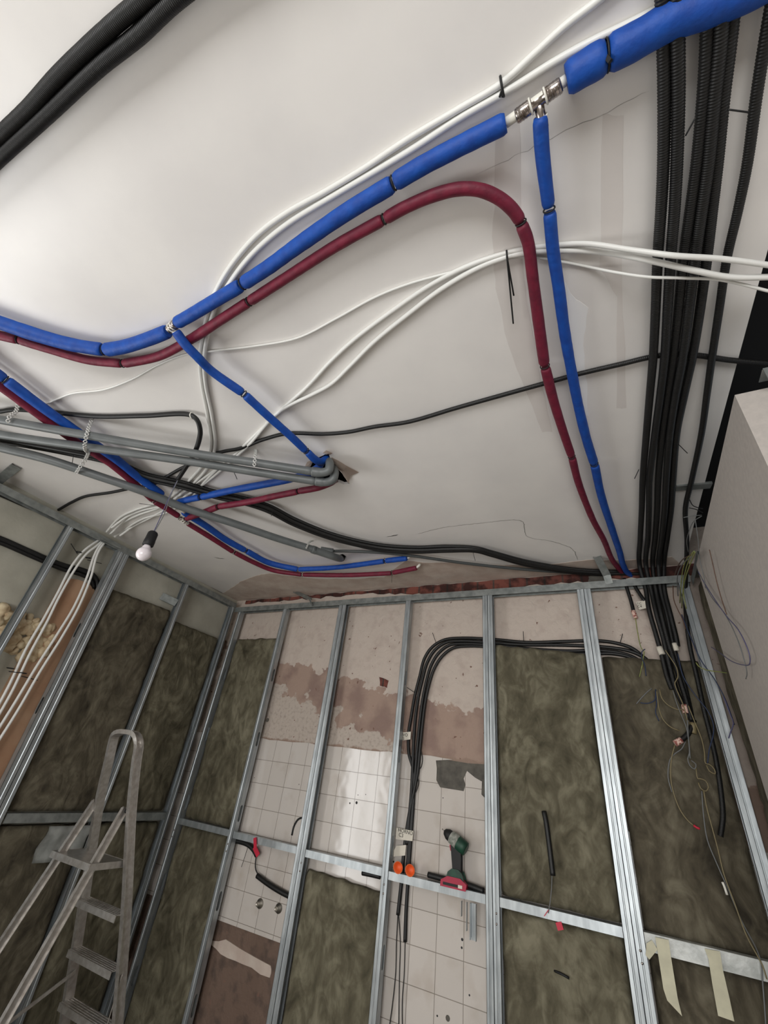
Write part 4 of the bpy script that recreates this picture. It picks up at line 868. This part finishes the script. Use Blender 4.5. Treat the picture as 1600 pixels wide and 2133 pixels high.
# loose wires in the corner
LW = [('yg', 'yellow-green wire looping below the pink stub marker', [(1324, 1288), (1328, 1315), (1336, 1350), (1342, 1358), (1340, 1370), (1338, 1385), (1332, 1410)], 2.86),
      ('bluew', 'short blue wire looped near the conduit loop end', [(1344, 1352), (1337, 1358), (1337, 1370), (1343, 1385), (1346, 1408)], 2.858),
      ('greyw', 'grey wire bent out to the left under the conduit loop end', [(1358, 1434), (1350, 1440), (1338, 1452), (1326, 1466)], 2.85),
      ('bluew', 'dark blue wire curling left under the conduit loop end', [(1366, 1436), (1364, 1458), (1350, 1465), (1334, 1464)], 2.848),
      ('bluew', 'blue wire dropping from the conduit loop end', [(1366, 1436), (1368, 1465), (1366, 1485), (1373, 1502)], 2.852),
      ('tan', 'tan wire sweeping right from the conduit loop end', [(1374, 1436), (1380, 1456), (1394, 1470), (1412, 1478), (1424, 1478)], 2.845),
      ('tan', 'tan wire sweeping low to the crooked stub', [(1368, 1440), (1374, 1480), (1384, 1502), (1400, 1516), (1416, 1522)], 2.846),
      ('greyw', 'grey wire from the leftmost corner conduit down to the knot', [(1402, 1438), (1410, 1465), (1420, 1490), (1430, 1515), (1435, 1545), (1438, 1580)], 2.84),
      ('tan', 'tan wire knotted and hanging through the middle of the corner', [(1386, 1354), (1398, 1372), (1410, 1392), (1412, 1412), (1406, 1422), (1408, 1432), (1424, 1470), (1432, 1500)], 2.838),
      ('greyw', 'pale wire running down to the first ring knot', [(1431, 1488), (1434, 1530), (1436, 1570), (1433, 1580), (1437, 1594), (1447, 1602), (1450, 1592), (1440, 1584)], 2.842),
      ('tan', 'tan wire running to the second ring knot', [(1434, 1470), (1446, 1500), (1462, 1540), (1468, 1570), (1470, 1590), (1478, 1592), (1488, 1602), (1490, 1612), (1478, 1606), (1472, 1594)], 2.846),
      ('tan', 'tan wire tied in a ring low in the corner', [(1450, 1600), (1454, 1622), (1458, 1622), (1470, 1626), (1476, 1640), (1470, 1648), (1460, 1642), (1455, 1630)], 2.844),
      ('tan', 'long tan wire hanging from the ring knot to the taped rail', [(1466, 1646), (1472, 1680), (1484, 1725), (1496, 1770), (1508, 1820), (1530, 1880), (1556, 1950), (1588, 2010), (1598, 2040)], 2.83),
      ('greyw', 'faint grey wire beside the long tan wire', [(1462, 1648), (1466, 1700), (1474, 1750), (1494, 1800), (1516, 1850), (1546, 1920), (1582, 1992), (1590, 2060), (1596, 2140)], 2.84),
      ('tan', 'bowed wire with a red tip low in the corner', [(1406, 1552), (1399, 1580), (1398, 1625), (1406, 1660), (1420, 1692), (1436, 1712), (1446, 1720)], 2.84),
      ('greyw', 'grey wire bowed beside the red-tipped one', [(1428, 1545), (1420, 1560), (1406, 1570), (1396, 1582), (1392, 1620), (1400, 1650)], 2.846),
      ('bluew', 'dark blue wire crossing the bright corner stud', [(1420, 1280), (1440, 1330), (1462, 1378), (1484, 1408), (1508, 1450), (1520, 1480), (1530, 1510)], 2.80),
      ('bluew', 'long blue wire curving beside the lone conduit', [(1412, 1362), (1424, 1410), (1450, 1450), (1474, 1480), (1486, 1508), (1486, 1530), (1478, 1560), (1474, 1590)], 2.835),
      ('violet', 'violet wire looped over the bright corner stud', [(1508, 1452), (1522, 1490), (1528, 1506), (1522, 1525), (1518, 1538)], 2.79),
      ('yg', 'yellow-green wire sticking out across the corner stud', [(1450, 1380), (1456, 1388), (1470, 1395), (1494, 1399), (1528, 1403)], 2.70),
      ('brownw', 'thin brown wire down from the track into the corner', [(1402, 1220), (1404, 1250), (1412, 1270), (1422, 1290), (1428, 1310)], 2.80)]
for m_, lab, pl, y in LW:
    lw_ = wire('loose_wire', lab, 'wire', m_, [B(u, v, y) for u, v in pl], .0026, 'loose wires in the right corner')
    if 'red tip' in lab: bowed = lw_
b = nb(); tube(b, [B(1445, 1719, 2.84), B(1452, 1724, 2.84), B(1458, 1726, 2.84)], .005); finish(b, 'red_cap', 'redtape', bowed)
b = nb(); tube(b, [B(1505, 1837, 2.83), B(1509, 1846, 2.83), B(1515, 1864, 2.83)], .005); tag(finish(b, 'wire_connector', 'ring'), 'white sleeve on the long hanging wire', 'connector')
# bundle of yellow-green wires hanging in the corner by the board
for i, (lab, pl, m_) in enumerate((('leftmost yellow-green wire of the hanging bunch at the track end', [(1444, 1150), (1430, 1166), (1422, 1190), (1418, 1230), (1416, 1262)], 'yg'),
      ('second yellow-green wire of the hanging bunch at the track end', [(1446, 1148), (1434, 1170), (1426, 1200), (1422, 1240), (1420, 1266)], 'yg'),
      ('rightmost yellow-green wire of the hanging bunch at the track end', [(1448, 1150), (1436, 1180), (1428, 1205), (1424, 1235), (1430, 1268)], 'yg'),
      ('white wire of the hanging bunch at the track end', [(1440, 1160), (1420, 1178), (1411, 1205), (1412, 1235), (1414, 1256)], 'greyw'),
      ('brown wire of the hanging bunch at the track end', [(1442, 1154), (1420, 1168), (1408, 1190), (1403, 1215), (1403, 1240)], 'brownw'))):
    wire('loose_wire', lab, 'wire', m_, [S(u, v, .40) for u, v in pl], .0026, 'wire bunch at the end of the back track')
for i, (lab, pl, m_) in enumerate((('thin black wire arching from the lone conduit to the plasterboard, upper', [(1436, 1040), (1445, 1054), (1464, 1060)], 'blackm'), ('thin black wire from the lone conduit to the plasterboard, lower', [(1436, 1058), (1450, 1061), (1464, 1068)], 'blackm'),
      ('pale bare wire end crossing the lone conduit', [(1424, 1078), (1440, 1075), (1462, 1073)], 'greyw'), ('thin wire curling down from the board edge to the wire bunch', [(1462, 1075), (1446, 1085), (1436, 1106), (1431, 1126), (1434, 1150)], 'greyw'))):
    wire('loose_wire', lab, 'wire', m_, [C(u, v, 1.2) for u, v in pl], .002, 'thin wires at the wing wall edge')
for i, (lab, pl, m_) in enumerate((('violet wire loop lying on the plasterboard', [(1454, 1190), (1468, 1215), (1490, 1250), (1515, 1285), (1538, 1312), (1553, 1340), (1562, 1366), (1562, 1382), (1548, 1385), (1522, 1376), (1500, 1360), (1482, 1348)], 'violet'),
      ('second thin wire beside the violet loop on the plasterboard', [(1460, 1200), (1480, 1240), (1508, 1276), (1524, 1304), (1538, 1336), (1546, 1360), (1556, 1400), (1554, 1414)], 'greyw'),
      ('fine brown wire highest on the plasterboard', [(1448, 1080), (1454, 1120), (1458, 1165), (1466, 1200), (1470, 1225)], 'greyw'),
      ('fine brown wire dangling on the middle of the plasterboard', [(1478, 1145), (1486, 1180), (1494, 1215), (1504, 1250), (1514, 1280)], 'brownw'))):
    wire('loose_wire', lab, 'wire', m_, [S(u, v, .435) for u, v in pl], .0019, 'thin wires on the plasterboard')

# spare zip tie tails on the ceiling bundles
for lab, p, q, z in (('zip tie tail sticking down from the thick black bundle', (984, 1145), (990, 1168), 1.28), ('thin zip tie tail left of the right bundle, upper', (1449, 245), (1428, 283), 1.27), ('dark zip tie tail bridging to the lone conduit', (1516, 228), (1560, 234), 1.275), ('thin zip tie tail left of the right bundle, lower', (1331, 978), (1322, 997), 1.27), ('thin zip tie tail right of the bundle near the bracket', (1412, 924), (1432, 944), 1.27),
      ('zip tie tail below the upper grey waste pipe', (485, 978), (494, 998), 1.24), ('zip tie tail hanging from the black bundle by the strap', (153, 948), (150, 968), 1.27), ('thin zip tie tail crossing the white cables left of the bulb wires', (324, 1053), (290, 1049), 1.25), ('zip tie tail below the black bundle near the middle', (568, 1064), (565, 1075), 1.27)):
    b = nb(); tube(b, [C(*p, z), (C(*p, z)+C(*q, z))/2, C(*q, z)], .0017, 6); tag(finish(b, 'zip_tie_tail', 'blackm'), lab, 'zip tie', 'loose zip tie tails on the ceiling')
for lab, p, q in (('zip tie tail sticking up at the bend of the conduit loop', (908, 1338), (901, 1318)), ('zip tie tail on the left leg of the conduit loop', (864, 1443), (848, 1432)), ('zip tie tail above the loop right of the paired stud', (1091, 1336), (1090, 1315)), ('zip tie tail above the loop near the wide stud', (1292, 1340), (1297, 1320))):
    b = nb(); tube(b, [B(*p, 2.915), B(*q, 2.905)], .0022, 6); tag(finish(b, 'zip_tie_tail', 'blackm'), lab, 'zip tie', 'zip tie tails on the conduit loop')

# ================================================================== LAMP
xy = C(371, 998, 1.22)
t = thing('bare_bulb_pendant', 'bare white bulb in a black lampholder hanging from two thin wires', 'lamp', Vector((xy.x, xy.y, CZ+.74)))
b = nb(); tube(b, [Vector((xy.x, xy.y, CZ+1.225)), Vector((xy.x-.004, xy.y, CZ+1.1)), Vector((xy.x-.012, xy.y+.006, CZ+1.0)), Vector((xy.x-.001, xy.y, CZ+.885))], .0022, 6); o = finish(b, 'blue_wire', 'violet', t)
b = nb(); tube(b, [Vector((xy.x+.003, xy.y, CZ+1.225)), Vector((xy.x+.002, xy.y, CZ+1.1)), Vector((xy.x+.012, xy.y+.004, CZ+1.0)), Vector((xy.x+.003, xy.y, CZ+.885))], .0022, 6); finish(b, 'grey_wire', 'greyw', t)
b = nb(); lathe(b, Vector((xy.x, xy.y, CZ+.895)), (0, 0, -1), [(0, .011), (.004, .018), (.012, .0235), (.05, .0245), (.052, .0255), (.078, .0255), (.08, .023)], 24); finish(b, 'lampholder', 'blackm', t)
b = nb(); pr = [(0, .016), (.008, .018)]+[(.046-.034*math.cos(q), .034*math.sin(q)) for q in [math.radians(d) for d in range(40, 181, 10)]]
lathe(b, Vector((xy.x, xy.y, CZ+.816)), (0, 0, -1), pr, 28); finish(b, 'bulb', 'glass_o', t)

# ================================================================== DRILL
DS = 1.15; dx = B(949, 1836, YF+.02); gx, gz = dx.x, -.465+CZ
t = thing('cordless_drill', 'green and grey cordless drill with red battery standing on the cross rail', 'drill', Vector((gx, YF+.02, gz)))
def DP(x, z, y=0): return Vector((gx+x*DS, YF+.02+y, gz+z*DS))
def slab2(pts, y0, y1, m_, name, bev=.004, par=None):
    b = nb(); plate(b, [DP(x, z, y0) for x, z in pts], [], (0, y1-y0, 0))
    bmesh.ops.remove_doubles(b, verts=b.verts[:], dist=1e-5)
    bmesh.ops.dissolve_limit(b, angle_limit=.02, verts=b.verts[:], edges=b.edges[:])
    bmesh.ops.bevel(b, geom=[e for e in b.edges if len(e.link_faces) == 2 and e.calc_face_angle(0) > .5], offset=bev, segments=2, affect='EDGES')
    return finish(b, name, m_, par or t)
bat = slab2([(-.062, 0), (.055, 0), (.058, .018), (.03, .034), (-.03, .034), (-.06, .018)], -.032, .032, 'redp', 'battery')
b = nb(); plate(b, [DP(-.052, .004, -.0335), DP(.04, .004, -.0335), DP(.04, .014, -.0335), DP(-.052, .014, -.0335)], [], (0, .001, 0)); finish(b, 'battery_stripe', 'blackm', bat)
b = nb(); plate(b, [DP(.022, .003, -.0345), DP(.042, .003, -.0345), DP(.042, .015, -.0345), DP(.022, .015, -.0345)], [], (0, .001, 0)); finish(b, 'battery_badge', 'label', bat)
slab2([(-.034, .032), (.04, .032), (.032, .052), (.018, .062), (-.012, .062), (-.028, .05)], -.026, .026, 'green', 'foot', .006)
slab2([(-.006, .058), (.024, .058), (.024, .11), (.022, .15), (-.020, .165), (-.014, .12)], -.017, .017, 'blackm', 'handle', .006)
slab2([(-.030, .152), (-.018, .15), (-.013, .125), (-.026, .134)], -.008, .008, 'redp', 'trigger', .002)
ax = Vector((-1, 0, .5)).normalized(); c0 = DP(.052, .146)
b = nb(); lathe(b, c0, ax, [(0, .024), (.004, .033), (.03, .0355), (.06, .034), (.085, .031), (.088, .026)], 24); finish(b, 'motor_housing', 'green', t)
b = nb(); lathe(b, c0+ax*.056, ax, [(0, .0352), (.03, .033), (.046, .031), (.05, .024)], 24); finish(b, 'gear_housing', 'paint', t)
b = nb(); lathe(b, c0+ax*.1, ax, [(0, .026), (.004, .0285), (.022, .027), (.042, .016), (.046, .010)], 24); ch = finish(b, 'chuck', 'blackm', t)
b = nb(); lathe(b, c0+ax*.144, ax, [(0, .0032), (.018, .0032), (.02, .0015)], 10); finish(b, 'bit', 'steel', ch)
# black pad behind the drill
b = nb(); tube(b, [B(892, 1822, 2.91), B(930, 1832, 2.905), B(970, 1842, 2.90), B(1008, 1856, 2.90)], .014, 10); tag(finish(b, 'dark_cable', 'black'), 'dark cable lying on the rail behind the drill', 'cable')
b = nb(); tube(b, [B(755, 1818, 2.90), B(775, 1822, 2.90), B(792, 1826, 2.90)], .013, 10); tag(finish(b, 'dark_cable', 'black'), 'dark cable end lying above the short batt', 'cable')

# orange caps
for lab, p in (('left orange rubber cap on the rail', (829, 1810)), ('right orange rubber cap on the rail', (854, 1814))):
    c = B(*p, YF+.0); c.z = CZ-.466+.0285; b = nb(); axn = Vector((.1, -1, -.05)).normalized()
    prof = [(-.032, .006), (-.03, .014), (-.02, .022), (0, .0285), (.001, .0285), (.001, .0262), (-.018, .02), (-.027, .012), (-.029, .002)]
    lathe(b, c, axn, prof, 28); tag(finish(b, 'orange_cap', 'orange'), lab, 'cap', 'orange caps on the rail')

# masking tape strips
def tape(label, pts, y=2.846):
    b = nb(); plate(b, [B(u, v, y) for u, v in pts], [], (0, .0008, 0)); tag(finish(b, 'masking_tape', 'tape'), label, 'tape', 'masking tape on the taped rail')
tape('left hanging masking tape strip with a pointed end', [(1365, 1952), (1393, 1958), (1399, 2000), (1412, 2080), (1421, 2117), (1390, 2084), (1382, 2060), (1372, 1995)])
tape('right hanging masking tape strip, square ended', [(1468, 1976), (1500, 1982), (1506, 2020), (1520, 2080), (1530, 2128), (1496, 2116), (1484, 2050), (1476, 1998)])
tape('small crumpled masking tape scrap beside the wide stud', [(1347, 1965), (1358, 1958), (1370, 1978), (1353, 1999), (1345, 1990)])

# ================================================================== LEFT WALL THINGS
p0 = S(168, 1205, XL+.03); p1 = S(214, 1215, XL+.03)
b = nb(); ya, yb, zt = 1.40, 1.625, .88
outer_ = [R3(XL+.03, ya, ZF), R3(XL+.03, yb, ZF), R3(XL+.03, yb, zt)]+[R3(XL+.03, (ya+yb)/2+(yb-ya)/2*math.cos(q), zt+.05*math.sin(q)) for q in [math.pi*k/8 for k in range(1, 8)]]+[R3(XL+.03, ya, zt)]
plate(b, outer_, [], (-.03, 0, 0)); tag(finish(b, 'salmon_board', 'brown'), 'salmon-brown rounded-top board standing against the left wall behind the white cables', 'board')
t = thing('expanding_foam', 'lumpy cream expanding foam bulging from a hole in the left wall', 'foam', S(50, 1320, -3.32))
b = nb()
for k in range(85):
    u = random.uniform(-20, 105); v = 1258+u*.42+random.uniform(0, 105)*(1-abs(u-40)/120); c = S(u, v, XL+random.uniform(.0, .02)); r = random.uniform(.018, .042)
    bb = bmesh.ops.create_icosphere(b, subdivisions=3, radius=r, matrix=Matrix.Translation(c))
    for vv in bb['verts']: vv.co += (vv.co-c).normalized()*(.012*noise.noise(vv.co*32)+.006*noise.noise(vv.co*90))
for f in b.faces: f.smooth = True
finish(b, 'foam_lumps', 'foam', t)
# pale folded film behind the ladder
b = nb(); G = []
for i in range(15):
    col = []
    for j in range(9):
        y = 1.95+i*.02; z = -.49-j*.022; col.append(b.verts.new(R3(XF+.012+.018*noise.noise((y*13, z*16, 2)), y+.02*noise.noise((z*9, 1, y)), z)))
    G.append(col)
for i in range(14):
    for j in range(8): b.faces.new((G[i][j], G[i+1][j], G[i+1][j+1], G[i][j+1])).smooth = True
bmesh.ops.solidify(b, geom=b.faces[:], thickness=.002)
tag(finish(b, 'plastic_film', 'film'), 'crumpled white film tucked under the left rail behind the stepladder', 'film')

# ================================================================== STEPLADDER
t = thing('stepladder', 'paint-spattered aluminium stepladder with a tall loop handle standing before the left frame', 'stepladder', R3(-2.72, 2.1, ZF))
def fy(z): return 2.14+(-.78-z)*.33          # front section plane
def fl(z): return -2.9+(-.78-z)*-.06 if z < -.33 else -2.875+(z+.33)*.18
def fr(z): return -2.52+(-.78-z)*.06 if z < -.33 else -2.57-(z+.33)*.02
up = Vector((0, 1, 0))
RP = [(-.35, -1), (.35, -1), (.35, 1), (-.35, 1)]
lp = [R3(fl(z), fy(z), z) for z in (ZF+.01, -1.2, -.78, -.33, -.1)]+[R3(-2.815, fy(0), .0), R3(-2.80, fy(.03), .025), R3(-2.765, fy(.04), .04), R3(-2.69, fy(.045), .046), R3(-2.61, fy(.04), .04), R3(-2.58, fy(.03), .02), R3(-2.565, fy(0), -.01)]+[R3(fr(z), fy(z), z) for z in (-.1, -.33, -.78, -1.2, ZF+.01)]
b = nb(); D = dense(lp, .02)
sweep(b, D, lambda s, L: .024, prof=[(-1, -.5), (-1, .5), (-.8, .5), (-.8, -.2), (.8, -.2), (.8, .5), (1, .5), (1, -.5)], up=up); finish(b, 'loop_frame', 'alu', t)
for z in (-.78, -1.0, -1.22, -1.44):
    b = nb(); y = fy(z); x0, x1 = fl(z)+.01, fr(z)-.01
    bar(b, R3(x0, y-.01, z), R3(x1, y-.01, z), .003, .085); bar(b, R3(x0, y-.05, z-.014), R3(x1, y-.05, z-.014), .03, .003); bar(b, R3(x0, y+.03, z-.012), R3(x1, y+.03, z-.012), .026, .003)
    for k in range(5): bar(b, R3(x0, y-.04+.016*k, z+.002), R3(x1, y-.04+.016*k, z+.002), .002, .004)
    finish(b, 'step', 'alu', t)
b = nb(); bar(b, R3(-2.93, 1.965, -.56), R3(-2.57, 1.965, -.56), .003, .21); bar(b, R3(-2.93, 1.86, -.572), R3(-2.57, 1.86, -.572), .03, .003); bar(b, R3(-2.93, 2.07, -.572), R3(-2.57, 2.07, -.572), .03, .003)
for s in (-2.93, -2.57): bar(b, R3(s, 1.86, -.572), R3(s, 2.07, -.572), .03, .003)
finish(b, 'platform', 'alu', t)
for xs_, xe in ((-2.89, -2.935), (-2.605, -2.56)):
    b = nb(); p = R3(xs_, 1.975, -.32); q = R3(xe, 1.975-.31*(ZF+.32)*-1, ZF+.01)
    bar(b, p, q, .042, .003, up=Vector((0, 1, 0))); 
    d_ = Vector((0, .02, 0)); bar(b, p+d_, q+d_, .003, .02, up=Vector((0, 1, 0))); bar(b, p-d_, q-d_, .003, .02, up=Vector((0, 1, 0)))
    finish(b, 'rear_leg', 'alu', t)
    b = nb(); lathe(b, R3(xs_-.02, 1.985, -.335), (1, 0, 0), [(0, .012), (.04, .012)], 14); finish(b, 'pivot', 'blackm', t)
def rz(z): return 1.975-.31*(-.32-z)
b = nb(); bar(b, R3(-2.90, fy(-1.12), -1.1), R3(-2.93, rz(-1.4), -1.4), .018, .004); finish(b, 'brace', 'alu', t)
b = nb(); bar(b, R3(-2.5, fy(-1.02), -1.02), R3(-2.54, fy(-1.2)-.02, -1.28), .018, .004)
finish(b, 'brace', 'alu', t)
